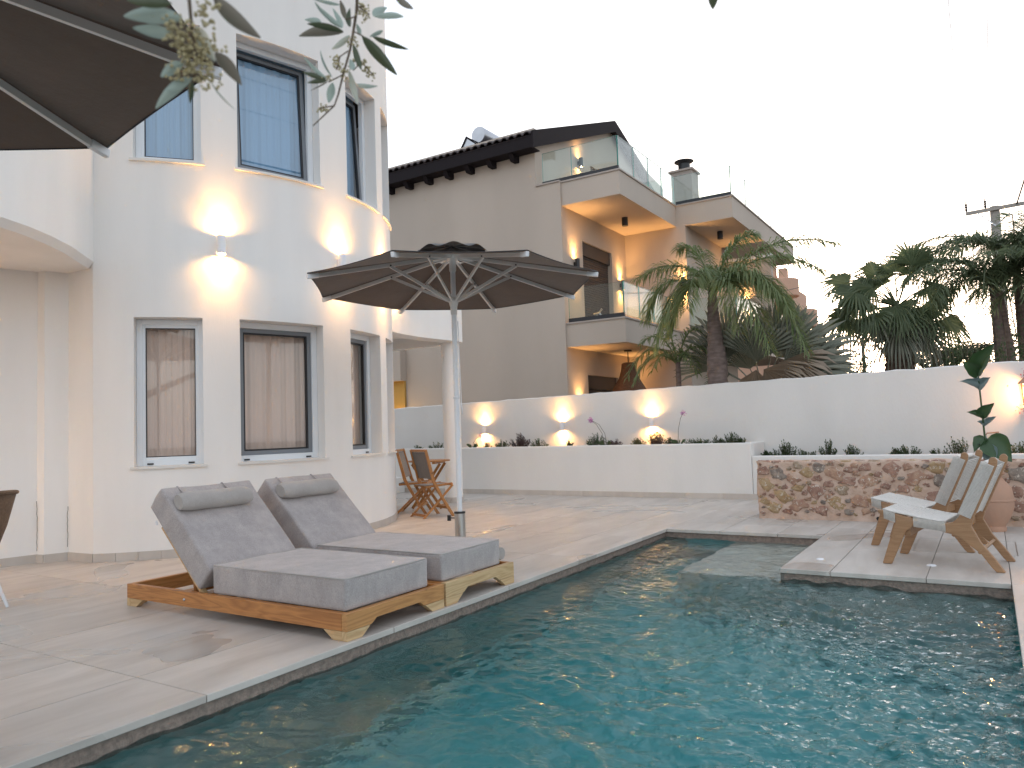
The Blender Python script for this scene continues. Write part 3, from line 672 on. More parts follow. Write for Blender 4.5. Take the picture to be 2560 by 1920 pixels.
lamp((-8.66,2.0,2.15), (.98,-.2,0), 'white cylinder light on the recessed porch wall just outside the left edge', M['white_gloss'], group='tower wall lamps', power=LP*5)
for x, z, lab in ((-8.50,1.19,'leftmost of three white lamps on the garden wall'), (-6.74,1.205,'middle of three white lamps on the garden wall'), (-4.97,1.225,'rightmost of three white lamps on the garden wall')):
    lamp((x,12.5,z), (0,-1,0), lab, M['white_gloss'], h=.155, r=.038, off=.062, power=LP*1.0, group='garden wall lamps', angle=62)
# ------------------------------------------------------------------ umbrellas
def umbrella(loc, label, rot, zr=2.67, zh=2.985, R=1.49, tilt=None):
    U = thing('parasol', label, 'parasol', loc, 0)
    if tilt: U.rotation_euler = Matrix.Rotation(radians(tilt[0]), 3, Vector(tilt[1])).to_euler()
    ob('base_tube', MB().lathe([(.054,.0),(.054,.375),(.046,.376),(.046,.37)], 28), M['steel'], U, smooth=True)
    ob('base_collar', MB().lathe([(.056,.366),(.056,.385),(.03,.387)], 28), M['black'], U, smooth=True)
    ob('base_plate', MB().box(-.22,.22,-.22,.22,.001,.045), M['steel'], U, bev=.005)
    kn = MB().tube([(-.05,-.01,.32),(-.095,-.02,.32)], .006, 8).obox((-.115,-.024,.32), (.016,.003,0), (-.003,.012,0), (0,0,.028)); ob('clamp_knob', kn, M['black'], U)
    ob('pole', MB().lathe([(.0265,.3),(.0265,zh+.03)], 24), M['alu'], U, smooth=True)
    ob('pole_ring', MB().lathe([(.0265,1.51),(.033,1.515),(.033,1.535),(.0265,1.54)], 20), M['alu'], U, smooth=True)
    ob('runner', MB().lathe([(.029,zr-.30),(.034,zr-.29),(.036,zr-.22),(.047,zr-.18),(.047,zr-.13),(.03,zr-.12)], 24), M['alu_grey'], U, smooth=True)
    ob('hub', MB().lathe([(.03,zh-.17),(.036,zh-.15),(.036,zh-.07),(.055,zh-.04),(.055,zh+.005),(.02,zh+.02)], 24), M['alu_grey'], U, smooth=True)
    tips = [Vector((R*cos(radians(rot+45*k)), R*sin(radians(rot+45*k)), zr)) for k in range(8)]
    for k in range(8):
        T = tips[k]; d = Vector((T.x, T.y, 0)).normalized(); s = d*.05+V(0,0,zh-.015)
        e = T-d*.02-V(0,0,.022)
        rib = ob('rib', MB().beam(s, e, .022, .036), M['alu_grey'], U)
        ob('rib_tip', MB().beam(e-(e-s).normalized()*.09, e+d*.022, .032, .044), M['alu'], rib, bev=.004)
        j = s.lerp(e, .44)-V(0,0,.012)
        side = V(-d.y, d.x, 0)*.0
        ob('strut', MB().beam(d*.045+V(0,0,zr-.155), j, .017, .030), M['alu_grey'], U)
        ob('bolt', MB().lathe([(.008,-.02),(.008,.02)], 8), M['black'], U, loc=j+V(0,0,.004)).rotation_euler = (pi/2, 0, radians(rot+45*k))
    # canopy: eight slightly sagging gores with a small thickness, open crown under a vent cap
    c = MB(); rin = .16; n = 8; mr = 7
    for k in range(8):
        A, B = tips[k], tips[(k+1) % 8]
        for side_ in (0, 1):
            base = len(c.v)
            for i in range(mr+1):
                u = i/mr
                a = V(0,0,zh+.018).lerp(A+V(0,0,.012), rin+(1-rin)*u); b = V(0,0,zh+.018).lerp(B+V(0,0,.012), rin+(1-rin)*u)
                for j in range(n+1):
                    v = j/n; p = a.lerp(b, v); sag = 4*v*(1-v)
                    p.z -= .012*sag*u + .014*sin(pi*u)*sag
                    if i == mr: p -= Vector((p.x, p.y, 0)).normalized()*.020*sag
                    if side_: p.z += .0022
                    c.v.append(tuple(p))
            for i in range(mr):
                for j in range(n):
                    q = base+i*(n+1)+j; c.f.append((q, q+1, q+n+2, q+n+1) if side_ else (q, q+n+1, q+n+2, q+1))
        b1 = base; b0 = base-(mr+1)*(n+1)
        for j in range(n): q = mr*(n+1)+j; c.f.append((b0+q, b0+q+1, b1+q+1, b1+q))
    ob('canopy', c, M['canopy'], U, smooth=True, fix=False)
    hem = MB()
    for k in range(8):
        A, B = tips[k], tips[(k+1) % 8]; P = []
        for j in range(9):
            v = j/8; p = A.lerp(B, v); sag = 4*v*(1-v); p = p-Vector((p.x,p.y,0)).normalized()*(.022*sag+.002)+V(0,0,.012-.012*sag); P.append(p)
        hem.tube(P, .0045, 5)
    ob('canopy_hem', hem, M['canopy_top'], U, smooth='all')
    # scalloped vent cap
    vt = MB(); m_ = 64
    for r, z, w_ in ((.02,zh+.098,0),(.15,zh+.085,.008),(.28,zh+.05,.028),(.36,zh+.012,.048)):
        for j in range(m_):
            t = 2*pi*j/m_; rr = r*(1+.05*(w_ > 0)*cos(8*(t-radians(rot)))); vt.v.append((rr*cos(t), rr*sin(t), z+w_*(.5-.5*cos(8*(t-radians(rot))))))
    for i in range(3):
        for j in range(m_): vt.f.append((i*m_+j, i*m_+(j+1) % m_, (i+1)*m_+(j+1) % m_, (i+1)*m_+j))
    vt.f.append(tuple(range(m_)))
    ob('vent_cap', vt, M['canopy_top'], U, smooth='all', fix=False)
    cd = MB().tube([(.045,.0,2.30),(.05,0,2.1),(.047,.01,1.8),(.05,.015,1.45),(.062,.01,1.36),(.07,0,1.40),(.055,.0,1.47)], .004, 6); ob('cord', cd, M['alu'], U, smooth='all')
    return U
umbrella((-4.524,6.152,.0005), 'open brown octagonal parasol on a white pole behind the daybeds', 16.8, tilt=(1.2,(-.80,-.59,0)))
umbrella((-3.445,.607,.0005), 'brown parasol close overhead cut off by the top left corner of the frame', 12.5, 2.711, 3.06, 1.6)
# ------------------------------------------------------------------ daybeds
def cushion_mesh(lx, ly, lz, r=.020, n=(14,10,3), puff=.008, seed=0):
    b = bmesh.new(); bmesh.ops.create_cube(b, size=1)
    for v in b.verts: v.co = Vector((v.co.x*lx, v.co.y*ly, v.co.z*lz))
    bmesh.ops.bevel(b, geom=list(b.edges), offset=r, segments=3, profile=.6, affect='EDGES')
    bmesh.ops.subdivide_edges(b, edges=[e for e in b.edges if e.calc_length() > .1], cuts=9, use_grid_fill=True)
    for v in b.verts:
        p = v.co; k = (1-(2*p.x/lx)**2)*(1-(2*p.y/ly)**2)
        q = noise.noise(V(p.x*5+seed, p.y*5, p.z*5))*.006+noise.noise(V(p.x*14+seed, p.y*14, p.z*9))*.0022
        v.co.z += (puff*max(0,k)+q)*(1 if p.z > 0 else .2)
        v.co.y += noise.noise(V(p.x*4, seed, p.z*7))*.005; v.co.x += noise.noise(V(seed, p.y*4, p.z*7))*.005
    me = bpy.data.meshes.new('cushion'); b.to_mesh(me); b.free(); return me
def daybed(y0, y1, label, A, Ay, seed, m0, m1, x0=-5.40, x1=-3.20):
    D = thing('daybed', label, 'daybed', ((x0+x1)/2, (y0+y1)/2, .0008)); lx = x1-x0; ly = y1-y0; X = lx/2; Y = ly/2; th = .042
    zb_, zt = .056, .158; mw = m1-m0; mc = (m0+m1)/2-(y0+y1)/2
    for s in (-1, 1):
        ob('side_rail', MB().box(-X, X-th-.001, *( (-Y, -Y+th) if s < 0 else (Y-th, Y)), zb_, zt), A, D, bev=.0035)
    # end boards with an arched cut-out, feet below
    def endboard(xa, xb):
        P = [(-Y,zb_),(-Y+.21,zb_),(-Y+.255,zb_+.03),(Y-.255,zb_+.03),(Y-.21,zb_),(Y,zb_),(Y,zt),(-Y,zt)]
        return MB().prism(P, lambda y, z: (xa,y,z), lambda y, z: (xb,y,z))
    ob('end_board', endboard(X-th, X), Ay, D, bev=.003)
    ob('end_board', MB().box(-X+.0, -X+th, -Y+th+.001, Y-th-.001, zb_, zt), Ay, D, bev=.003)
    for sx in (-1, 1):
        for s in (-1, 1):
            P = [(0,zb_-.0012),(.20,zb_-.0012),(.125,.0),(.0,.0)]
            xa, xb = (X-th, X) if sx > 0 else (-X, -X+th)
            ob('foot', MB().prism(P, lambda a, z: (xa, s*(Y-a), z), lambda a, z: (xb, s*(Y-a), z)), M['pine_pale_y'], D, bev=.002)
            xs_ = X-th-.001 if sx > 0 else -X+th+.001
            P2 = [(0,zb_-.0012),(.15,zb_-.0012),(.07,.0),(0,.0)]
            ob('foot', MB().prism(P2, lambda a, z: (xs_-sx*a, s*Y, z), lambda a, z: (xs_-sx*a, s*(Y-th), z)), M['pine_pale'], D, bev=.002)
    for k in range(9):
        xx = -.60+.2*k; ob('slat', MB().box(xx, xx+.09, -Y+th+.002, Y-th-.002, zt-.045, zt-.027), Ay, D)
    # seat mattress and backrest
    mx0, mx1 = -4.47-(x0+x1)/2, -3.245-(x0+x1)/2
    ob('seat_mattress', cushion_mesh(mx1-mx0, mw, .190, seed=seed), M['cushion'], D, smooth='all', loc=((mx0+mx1)/2, mc, zt+.098-.003))
    def piping(L2, W2, Z2, par, nm):
        a, b, z = L2/2-.004, W2/2-.004, Z2/2-.004; rr = .02; P = []
        for cx_, cy_, t0 in ((a-rr,b-rr,0),(-a+rr,b-rr,90),(-a+rr,-b+rr,180),(a-rr,-b+rr,270)):
            for q in (0, 30, 60, 90): P.append(V(cx_+rr*cos(radians(t0+q)), cy_+rr*sin(radians(t0+q)), z))
        P.append(P[0]); ob(nm, MB().tube(P, .0055, 6), M['pillow'], par, smooth='all')
    piping(mx1-mx0, mw, .190, [o for o in kids(D) if o.name.startswith('seat_mattress')][0], 'piping')
    piv = Vector((-4.61-(x0+x1)/2, mc, .160)); ang = atan2(.549, -.57)
    d = V(cos(ang), 0, sin(ang)); nn = V(-sin(ang), 0, cos(ang))*-1; nn = V(d.z, 0, -d.x)
    L_ = .785; c = piv+d*(L_/2+.01)+nn*(.101)
    bk = ob('back_mattress', cushion_mesh(L_, mw, .196, seed=seed+9), M['cushion'], D, smooth='all', loc=c)
    bk.rotation_euler = (0, -ang+pi, 0); 
    fr = MB()
    for s in (-1, 1): fr.beam(piv+V(0,s*(mw/2-.03),0)-d*.03, piv+V(0,s*(mw/2-.03),0)+d*.60, .04, .022, up=(d.z,0,-d.x))
    for k in range(4): fr.beam(piv+d*(.08+.16*k)+V(0,-mw/2+.02,0), piv+d*(.08+.16*k)+V(0,mw/2-.02,0), .022, .05, up=d)
    ob('back_frame', fr, M['pine_pale'], D)
    for s in (-1, 1): ob('prop_leg', MB().beam(Vector((piv.x,0,piv.z))+d*.30+V(-.012,s*(Y-.15),-.01), V(-4.79-(x0+x1)/2, s*(Y-.15), .10), .03, .022), M['pine'], D)
    ob('coach_bolt', MB().ball((0,0,0), .010, 8, 6), M['zinc'], D, loc=(-4.72-(x0+x1)/2, -Y-.001, .105))
    # head roll strapped over the top edge
    pc = piv+d*(L_-.185)+nn*(.196+.052)+V(0,-.06,0)
    rl = MB(); prf = []
    hw = .30
    P = []; rad = []
    for i in range(25):
        u = -1+2*i/24; e = (1-abs(u)**8)
        P.append(pc+V(0,u*hw,0)); rad.append(.068*(.84+.16*e) if abs(u) < .99 else .055)
    rl.tube(P, rad, 22); q = rl.mesh('head_pillow')
    for v in q.vertices:
        w_ = v.co-pc; v.co = pc+V(0,w_.y,0)+d*(w_.dot(d)*1.10)+nn*(w_.dot(nn)*.82)+nn*noise.noise(v.co*9+V(seed,0,0))*.006
    hp = ob('head_pillow', q, M['pillow'], D, smooth=True, fix=False)
    for s in (-1, 1):
        st = MB().beam(pc+V(0,s*.19,0)+nn*-.01+d*.05, piv+d*(L_+.012)+nn*.196+V(0,s*.19-.06,0), .012, .004, up=nn)
        st.beam(piv+d*(L_+.012)+nn*.198+V(0,s*.19-.06,0), piv+d*(L_+.014)+V(0,s*.19-.06,0), .012, .003, up=d); ob('strap', st, M['cushion'], D)
    return D
D1 = daybed(3.225, 4.145, 'front daybed with orange varnished frame and grey mattress at the pool edge', M['pine'], M['pine_y'], 1, 3.262, 4.035)
ob('care_label', MB().obox((-4.36-(-4.30)-.76,-.405,.60), (.012,.0,.004), (0,.002,0), (-.006,0,.014)), M['white_gloss'], D1)
daybed(4.168, 5.04, 'rear daybed with pale unvarnished pine end board and grey mattress', M['pine'], M['pine_pale_y'], 5, 4.19, 4.925)
bo = MB().tube([(-3.62,5.005,.222),(-3.60,5.005,.222),(-3.32,5.005,.222),(-3.285,5.005,.222)], [.045,.058,.058,.046], 20)
tag(ob('bolster', bo, M['pillow'], smooth=True), 'small grey bolster lying behind the end of the rear daybed', 'bolster')
# ------------------------------------------------------------------ rope lounge chairs
def weave(o, ux, uy, un, nx, ny, w, amp=.0035):
    """plain weave over a sagging sheet; o(u,v) gives the surface point"""
    mb = MB()
    for k in range(nx):
        u = (k+.5)/nx; m_ = ny*2
        for i in range(m_+1):
            v = i/m_; p = o(u, v)+un*(amp*(1 if (k % 2) == 0 else -1)*cos(pi*v*ny)); 
            for s in (-1, 1): mb.v.append(tuple(p+ux*(s*w)))
        b0 = len(mb.v)-2*(m_+1)
        for i in range(m_): q = b0+2*i; mb.f.append((q, q+1, q+3, q+2))
    for k in range(ny):
        v = (k+.5)/ny; m_ = nx*2
        for i in range(m_+1):
            u = i/m_; p = o(u, v)-un*(amp*(1 if (k % 2) == 0 else -1)*cos(pi*u*nx))
            for s in (-1, 1): mb.v.append(tuple(p+uy*(s*w)))
        b0 = len(mb.v)-2*(m_+1)
        for i in range(m_): q = b0+2*i; mb.f.append((q, q+1, q+3, q+2))
    return mb
WD = .57; TH = .036
rear = [(-.337,.278),(-.33,.345),(-.274,.36),(-.245,.385),(-.212,.427),(-.133,.391),(-.150,.335),(-.094,.215),(-.012,.105),(.053,.006),(.045,0),(-.004,0),(-.028,.026),(-.098,.130),(-.166,.189),(-.223,.238),(-.282,.266)]
post = [(-.213,.424),(-.186,.471),(-.011,.82),(-.008,.84),(.005,.856),(.022,.862),(.040,.854),(.049,.834),(.043,.792),(-.103,.459),(-.134,.389)]
rail = [(-.812,.415),(-.807,.433),(-.747,.429),(-.669,.403),(-.535,.366),(-.325,.349),(-.338,.280),(-.541,.317),(-.678,.355),(-.765,.372)]
fleg = [(-.674,.372),(-.535,.362),(-.557,.309),(-.612,.262),(-.726,.0),(-.796,.0),(-.690,.319)]
def ropechair(loc, rz, label):
    C_ = thing('rope_chair', label, 'lounge chair', loc, rz, 'rope lounge chairs')
    def sh(P, y0, y1): 
        P = [(x+.34, z) for x, z in P]
        return MB().prism(P, lambda x, z: (x,y0,z), lambda x, z: (x,y1,z))
    for s in (0, 1):
        y0 = s*(WD-TH); y1 = y0+TH
        ob('rear_leg', sh(rear, y0, y1), M['teak'], C_, bev=.007); ob('back_post', sh(post, y0+.004, y1-.004), M['teak'], C_, bev=.010)
        ob('seat_rail', sh(rail, y0+.003, y1-.003), M['teak'], C_, bev=.008); ob('front_leg', sh(fleg, y0-.003 if s == 0 else y0+.006, y1-.006 if s == 0 else y1+.003), M['teak'], C_, bev=.009)
    ob('stretcher', MB().box(-.29,-.24,TH,WD-TH,.23,.30), M['teak'], C_, bev=.006)
    ob('stretcher', MB().beam((.245,-.002,.152),(.245,WD+.002,.152), .022, .052, up=(.62,0,.78)), M['teak'], C_, bev=.004)
    ob('stretcher', MB().box(.10,.14,TH,WD-TH,.30,.36), M['teak'], C_, bev=.006)
    sx, cx = V(1,0,0), V(0,1,0)
    # seat
    def so_(u, v): return V(-.435+.445*u, .02+(WD-.04)*v, .432-.075*min(1,u*1.15)-.020*sin(pi*u)*sin(pi*v)+.004)
    ob('woven_seat', weave(so_, V(1,0,-.12).normalized(), V(0,1,0), V(0,0,1), 26, 30, .0072, .006), M['rope'], C_, kind='stuff', fix=False)
    ob('seat_roll', MB().tube([(-.432,.02,.413),(-.432,WD/2,.413),(-.432,WD-.02,.413)], .017, 12), M['rope'], C_, smooth=True)
    bd = V(.175+.0,0,.395).normalized(); bn = V(-bd.z,0,bd.x)
    b0 = V(.135,0,.425)
    def bo_(u, v): return b0+bd*(.42*u)+V(0,.02+(WD-.04)*v,0)-bn*(.012*sin(pi*u)*sin(pi*v))+bn*.018
    ob('woven_back', weave(bo_, bd, V(0,1,0), bn, 24, 30, .0074, .006), M['rope'], C_, kind='stuff', fix=False)
    for u in (0, 1):
        p = b0+bd*(.42*u)+bn*.006; ob('back_roll', MB().tube([p+V(0,.02,0), p+V(0,WD-.02,0)], .019, 12), M['rope'], C_, smooth=True)
    for v in (0, 1): ob('seat_edge', MB().tube([so_(i/10, v) for i in range(11)], .0085, 6), M['rope'], C_, smooth='all')
    # rope wound round posts and rails, and the loose cords crossing behind the back
    wr = MB()
    for s in (0, 1):
        yc = TH/2 if s == 0 else WD-TH/2
        for i in range(46):
            p = b0+bd*(-.005+.43*i/45); e = .0043
            a = p+bn*.026; b = p-bn*.062; y0, y1 = yc-TH/2-.004, yc+TH/2+.004
            wr.tube([V(a.x,y0,a.z),V(a.x,y1,a.z),V(b.x,y1,b.z),V(b.x,y0,b.z),V(a.x,y0,a.z)], e, 4, cap=False)
        for xa, xb, za, zb2 in ((-.42,-.345,.432,.405),(-.205,.012,.378,.353)):
            k = int((xb-xa)/.0085)
            for i in range(k+1):
                x = xa+(xb-xa)*i/k; zt_ = za+(zb2-za)*i/k+.004; y0, y1 = yc-TH/2-.003, yc+TH/2+.003; hh = .072
                wr.tube([V(x,y0,zt_),V(x,y1,zt_),V(x,y1,zt_-hh),V(x,y0,zt_-hh),V(x,y0,zt_)], .0042, 4, cap=False)
    for i in range(24):
        p = b0+bd*(.012+.40*i/23)-bn*.052; wr.tube([p+V(0,TH,0), p+V(0,WD/2,0)-bn*.004, p+V(0,WD-TH,0)], .0042, 4, cap=False)
    for i in range(18):
        y = .05+(WD-.1)*i/17; wr.tube([V(-.43,y,.418),V(-.435,y,.395),V(-.40,y,.395)], .004, 4, cap=False)
    ob('rope_winding', wr, M['rope'], C_, kind='stuff', smooth='all', fix=False)
    return C_
r1 = ropechair((-.34,6.755,.0008), radians(-4), 'front rope lounge chair with white woven seat nearest the pool corner')
r1.rotation_euler[2] = radians(-8); r1.location = (-.352,6.80,.0008)
r2 = dup(r1, (-.555,7.70,.0008), radians(-11), 'rear rope lounge chair with white woven seat close to the stone wall')
# ------------------------------------------------------------------ folding chairs and table
def bar(mb, a, b, w=.02, h=.035, up=(0,0,1)): return mb.beam(a, b, w, h, up)
def foldchair(loc, rz, label):
    F = thing('folding_chair', label, 'folding chair', loc, rz, 'wooden folding chairs')    # local: faces +X, width along Y
    w = .225
    for s in (-1, 1):
        y = s*w
        ob('back_leg', MB().prism([(-.20,.93),(-.165,.945),(-.045,.50),(.10,.23),(.255,.0),(.205,.0),(.05,.24),(-.09,.49)], lambda x,z: (x,y-.012,z), lambda x,z: (x,y+.012,z)), M['acacia'], F, bev=.003)
        y2 = s*(w-.03)
        ob('front_leg', MB().prism([(.235,.445),(.255,.425),(-.195,.0),(-.235,.0)], lambda x,z: (x,y2-.011,z), lambda x,z: (x,y2+.011,z)), M['acacia'], F, bev=.003)
        ob('seat_rail', MB().beam((-.17,s*(w-.055),.425),(.25,s*(w-.055),.450), .02, .03), M['acacia'], F, bev=.003)
    ob('top_rail', MB().beam((-.18,-w,.925),(-.18,w,.925), .02, .035), M['acacia'], F, bev=.004)
    ob('stretcher', MB().beam((-.19,-w+.02,.035),(-.19,w-.02,.035), .018, .035), M['acacia'], F, bev=.003)
    ob('stretcher', MB().beam((.17,-w,.12),(.17,w,.12), .018, .035), M['acacia'], F, bev=.003)
    ob('stretcher', MB().beam((.235,-w+.03,.44),(.235,w-.03,.44), .03, .03), M['acacia'], F, bev=.003)
    sb = MB(); pts = [(-.176,.905),(-.14,.77),(-.10,.63),(-.072,.53)]
    for (xa, za), (xb, zb3) in zip(pts[:-1], pts[1:]): sb.add([(xa,-w+.012,za),(xa,w-.012,za),(xb,w-.012,zb3),(xb,-w+.012,zb3)], [(0,1,2,3)])
    ob('sling_back', sb, M['textilene'], F, smooth='all', fix=False)
    ob('sling_seat', MB().box(-.17,.24,-w+.045,w-.045,.441,.449), M['textilene'], F, bev=.003)
    return F
f1 = foldchair((-6.70,8.44,.0008), radians(66), 'front wooden folding chair with grey sling, nearest the parasol pole')
f2 = dup(f1, (-7.28,8.75,.0008), radians(28), 'rear wooden folding chair with grey sling, close against the tower wall')
ft = thing('folding_table', 'round wooden folding table behind the two sling chairs beside the white column', 'table', (-7.42,9.32,.0008), radians(20))
for k in range(9):
    y0 = -.33+.0735*k; y1 = y0+.070; r = .33
    q = []
    for yy in (y0, (y0+y1)/2, y1):
        q.append((sqrt(max(.002, r*r-yy*yy)), yy))
    P = [(x,y) for x, y in q]+[(-x,y) for x, y in reversed(q)]
    ob('table_slat', MB().prism(P, lambda x,y: (x,y,.722), lambda x,y: (x,y,.742)), M['acacia'], ft, bev=.002)
for s in (-1, 1):
    ob('batten', MB().box(s*.16-.02,s*.16+.02,-.27,.27,.69,.7215), M['acacia'], ft)
    ob('table_leg', MB().beam((.22,s*.13,.69),(-.24,s*.13,0.012), .022, .04), M['acacia'], ft); ob('table_leg', MB().beam((-.22,s*.16,.69),(.24,s*.16,0.012), .022, .04), M['acacia'], ft)
ob('stretcher', MB().beam((-.22,-.13,.05),(-.22,.13,.05), .02, .035), M['acacia'], ft); ob('stretcher', MB().beam((.22,-.16,.05),(.22,.16,.05), .02, .035), M['acacia'], ft)
# ------------------------------------------------------------------ wicker armchair cut by the left edge
wc = thing('wicker_armchair', 'brown wicker armchair with slanting white legs cut by the left edge', 'armchair', (-6.45,2.54,.0008), radians(4))
for sx_ in (-1, 1):
    for sy in (-1, 1): ob('leg', MB().tube([(sx_*.12,sy*.14,.42),(sx_*.25,sy*.24,.003)], [.017,.011], 12), M['alu'], wc, smooth=True)
sh = MB(); n = 40
for lev, (z, r) in enumerate(((.42,.25),(.46,.29),(.60,.34),(.72,.375),(.82,.40))):
    for j in range(n+1):
        t = pi*(-.80+1.6*j/n); sh.v.append((r*1.0*cos(t), r*.95*sin(t), z+(.03 if lev > 2 else 0)*cos(t)))
for i in range(4):
    for j in range(n): q = i*(n+1)+j; sh.f.append((q, q+1, q+n+2, q+n+1))
s_ = ob('wicker_shell', sh, M['wicker'], wc, smooth='all', fix=False); md = s_.modifiers.new('solid', 'SOLIDIFY'); md.thickness = .014
ob('top_rim', MB().tube([(.40*cos(pi*(-.8+1.6*j/30)), .38*sin(pi*(-.8+1.6*j/30)), .825+.03*cos(pi*(-.8+1.6*j/30))) for j in range(31)], .016, 8), M['wicker'], wc, smooth=True)
ob('seat_base', MB().lathe([(.25,.40),(.26,.42),(.25,.44)], 28), M['wicker'], wc, smooth=True)
ob('seat_cushion', MB().lathe([(.21,.441),(.24,.46),(.24,.49),(.20,.51)], 28), M['cushion'], wc, smooth=True)
# ------------------------------------------------------------------ potted plant
pot = thing('amphora_planter', 'tall weathered terracotta amphora holding a big-leaved plant behind the rope chairs', 'planter', (-.02,9.13,.0008))
ob('pot_body', MB().lathe([(.105,0),(.11,.03),(.10,.05),(.15,.14),(.185,.24),(.188,.34),(.17,.44),(.12,.50),(.095,.535),(.10,.56),(.125,.575),(.125,.59),(.10,.592),(.085,.57)], 40), M['terra'], pot, smooth=True)
ob('pot_band', MB().lathe([(.188,.30),(.194,.305),(.194,.32),(.188,.325)], 40), M['terra'], pot, smooth=True)
ob('pot_soil', MB().lathe([(.098,.565),(.001,.57)], 16), M['soil'], pot)
pp = thing('leafy_plant', 'tall single-stemmed plant with big folded green leaves growing in the amphora', 'plant', (-.035,9.13,.56))
ob('stem', MB().tube([(.0,0,-.02),(-.01,0,.3),(-.02,-.0,.6),(-.03,0,.9),(-.035,0,1.12),(-.02,0,1.30)], [.011,.010,.009,.008,.006,.004], 8), M['big_leaf'], pp, smooth=True)
for i in range(5): ob('stem', MB().tube([(.03*cos(i),.03*sin(i),-.02),(.035*cos(i),.03*sin(i),.14+.03*i)], .005, 6), M['bark'], pp, smooth=True)
def bigleaf(base, tip, w, fold, up=(0,0,1), curl=.0, mt='big_leaf', seed=0):
    base = Vector(base); tip = Vector(tip); d = tip-base; L_ = d.length; d.normalize(); sd = d.cross(Vector(up)).normalized(); n = sd.cross(d)
    mb = MB(); m_ = 12
    for i in range(m_+1):
        u = i/m_; ww = w*sin(pi*min(1,u*.93+.07)**.72)*(1 if u < 1 else .05)
        c = base+d*(L_*u)-n*(curl*u*u)
        for v in (-1,-.66,-.33,0,.33,.66,1):
            wv = .06*w*sin(u*19+v*3+seed)
            mb.v.append(tuple(c+sd*(ww*v*cos(fold*abs(v)))+n*(ww*abs(v)*sin(fold*abs(v))+wv*abs(v))))
    for i in range(m_):
        for j in range(6): q = i*7+j; mb.f.append((q, q+1, q+8, q+7))
    ob('leaf', mb, M[mt], pp, smooth='all', fix=False)
bigleaf((-.03,0,1.02),(.13,-.12,1.33),.145,.9,(-.6,-.75,.2),0,'big_leaf',1)
bigleaf((-.03,0,1.02),(-.16,-.1,1.17),.08,.5,(0,-.9,.3),.02,'big_leaf',6)
bigleaf((-.025,0,.87),(-.165,-.05,1.0),.10,1.0,(0,-.5,.9),.05,'big_leaf_b',2)
bigleaf((-.025,0,.87),(.085,-.05,.985),.09,.9,(0,-.6,.8),-.02,'big_leaf_b',3)
bigleaf((-.02,0,.58),(-.145,-.05,.66),.07,.9,(0,-.6,.8),.02,'big_leaf',4)
bigleaf((-.02,0,.58),(.09,-.05,.73),.09,.8,(0,-.7,.6),0,'big_leaf',5)
bigleaf((-.01,0,.50),(.11,-.03,.58),.055,.8,(0,-.5,.8),-.02,'big_leaf_b',7)
bigleaf((-.01,0,.50),(-.07,-.03,.55),.05,.8,(0,-.5,.8),0,'big_leaf_b',8)
bigleaf((0,0,.36),(.20,-.12,.16),.15,.4,(-.2,-.9,.6),.05,'big_leaf',9)
bigleaf((0,0,.37),(-.13,-.06,.26),.09,.7,(-.3,-.6,.8),.04,'big_leaf',10)
bigleaf((0,0,.30),(.04,-.12,.10),.09,.5,(0,-1,.2),.02,'big_leaf_b',11)
bigleaf((0,0,.32),(-.10,.06,.34),.07,.5,(0,-.6,.8),.05,'big_leaf_b',12)
# tap on the garden wall, lantern and flowers at the right edge
tp = thing('garden_tap', 'copper garden tap on the wall behind the potted plant', 'tap', (-.055,12.5,.86))
ob('pipe', MB().tube([(0,0,-.12),(0,-.05,-.10),(0,-.07,-.03),(.0,-.07,.02)], .014, 10), M['zinc'], tp, smooth=True)
ob('spout', MB().tube([(0,-.07,.02),(.02,-.09,.05),(.16,-.10,.06)], .009, 8), M['terra'], tp, smooth=True)
ln = thing('wall_lantern', 'brass framed lantern glowing at the right edge of the picture', 'lantern', (.475,12.38,1.44))
for sx_ in (-1,1):
    for sy in (-1,1): ob('lantern_post', MB().beam((sx_*.06,sy*.06,-.15),(sx_*.075,sy*.075,.13), .014, .014), M['terra'], ln)
ob('lantern_roof', MB().lathe([(.12,.13),(.11,.15),(.04,.22),(.01,.24)], 4).add([], []), M['terra'], ln)
ob('lantern_base', MB().box(-.075,.075,-.075,.075,-.165,-.15), M['terra'], ln)
ob('lantern_bulb', MB().ball((0,0,0), .045, 14, 10), M['lantern_glow'], ln, smooth=True)
ob('lantern_arm', MB().beam((0,.0,.22),(0,.12,.24), .014, .014), M['terra'], ln)
pl_ = bpy.data.lights.new('lantern_light', 'POINT'); pl_.energy = 9; pl_.shadow_soft_size = .05; pl_.color = (1,.46,.17)
po = bpy.data.objects.new('lantern_light', pl_); COL.objects.link(po); po.parent = ln; po.location = (0,-.03,-.0)
bg_ = thing('bougainvillea', 'sprigs of red bougainvillea around the lantern at the right edge', 'climbing plant', (.47,12.46,1.2))
random.seed(31)
def blossoms(name, c, n, r, s, mt, parent, sq=1):
    mb = MB()
    for _ in range(n):
        p = Vector(c)+Vector((random.gauss(0,r),random.gauss(0,r*.4),random.gauss(0,r*sq))); a = Vector((random.gauss(0,1),random.gauss(0,1),random.gauss(0,1))).normalized()*s; b = a.orthogonal().normalized()*s*.7
        mb.add([p-a, p-b, p+a, p+b], [(0,1,2,3)])
    return ob(name, mb, M[mt], parent, fix=False)
blossoms('blossom', (-.02,-.07,.50), 30, .028, .014, 'red', bg_); blossoms('blossom', (-.10,-.05,.02), 14, .025, .012, 'red', bg_); blossoms('blossom', (.02,-.05,-.02), 30, .05, .014, 'red', bg_); blossoms('blossom', (.12,-.06,.5), 60, .06, .014, 'red', bg_)
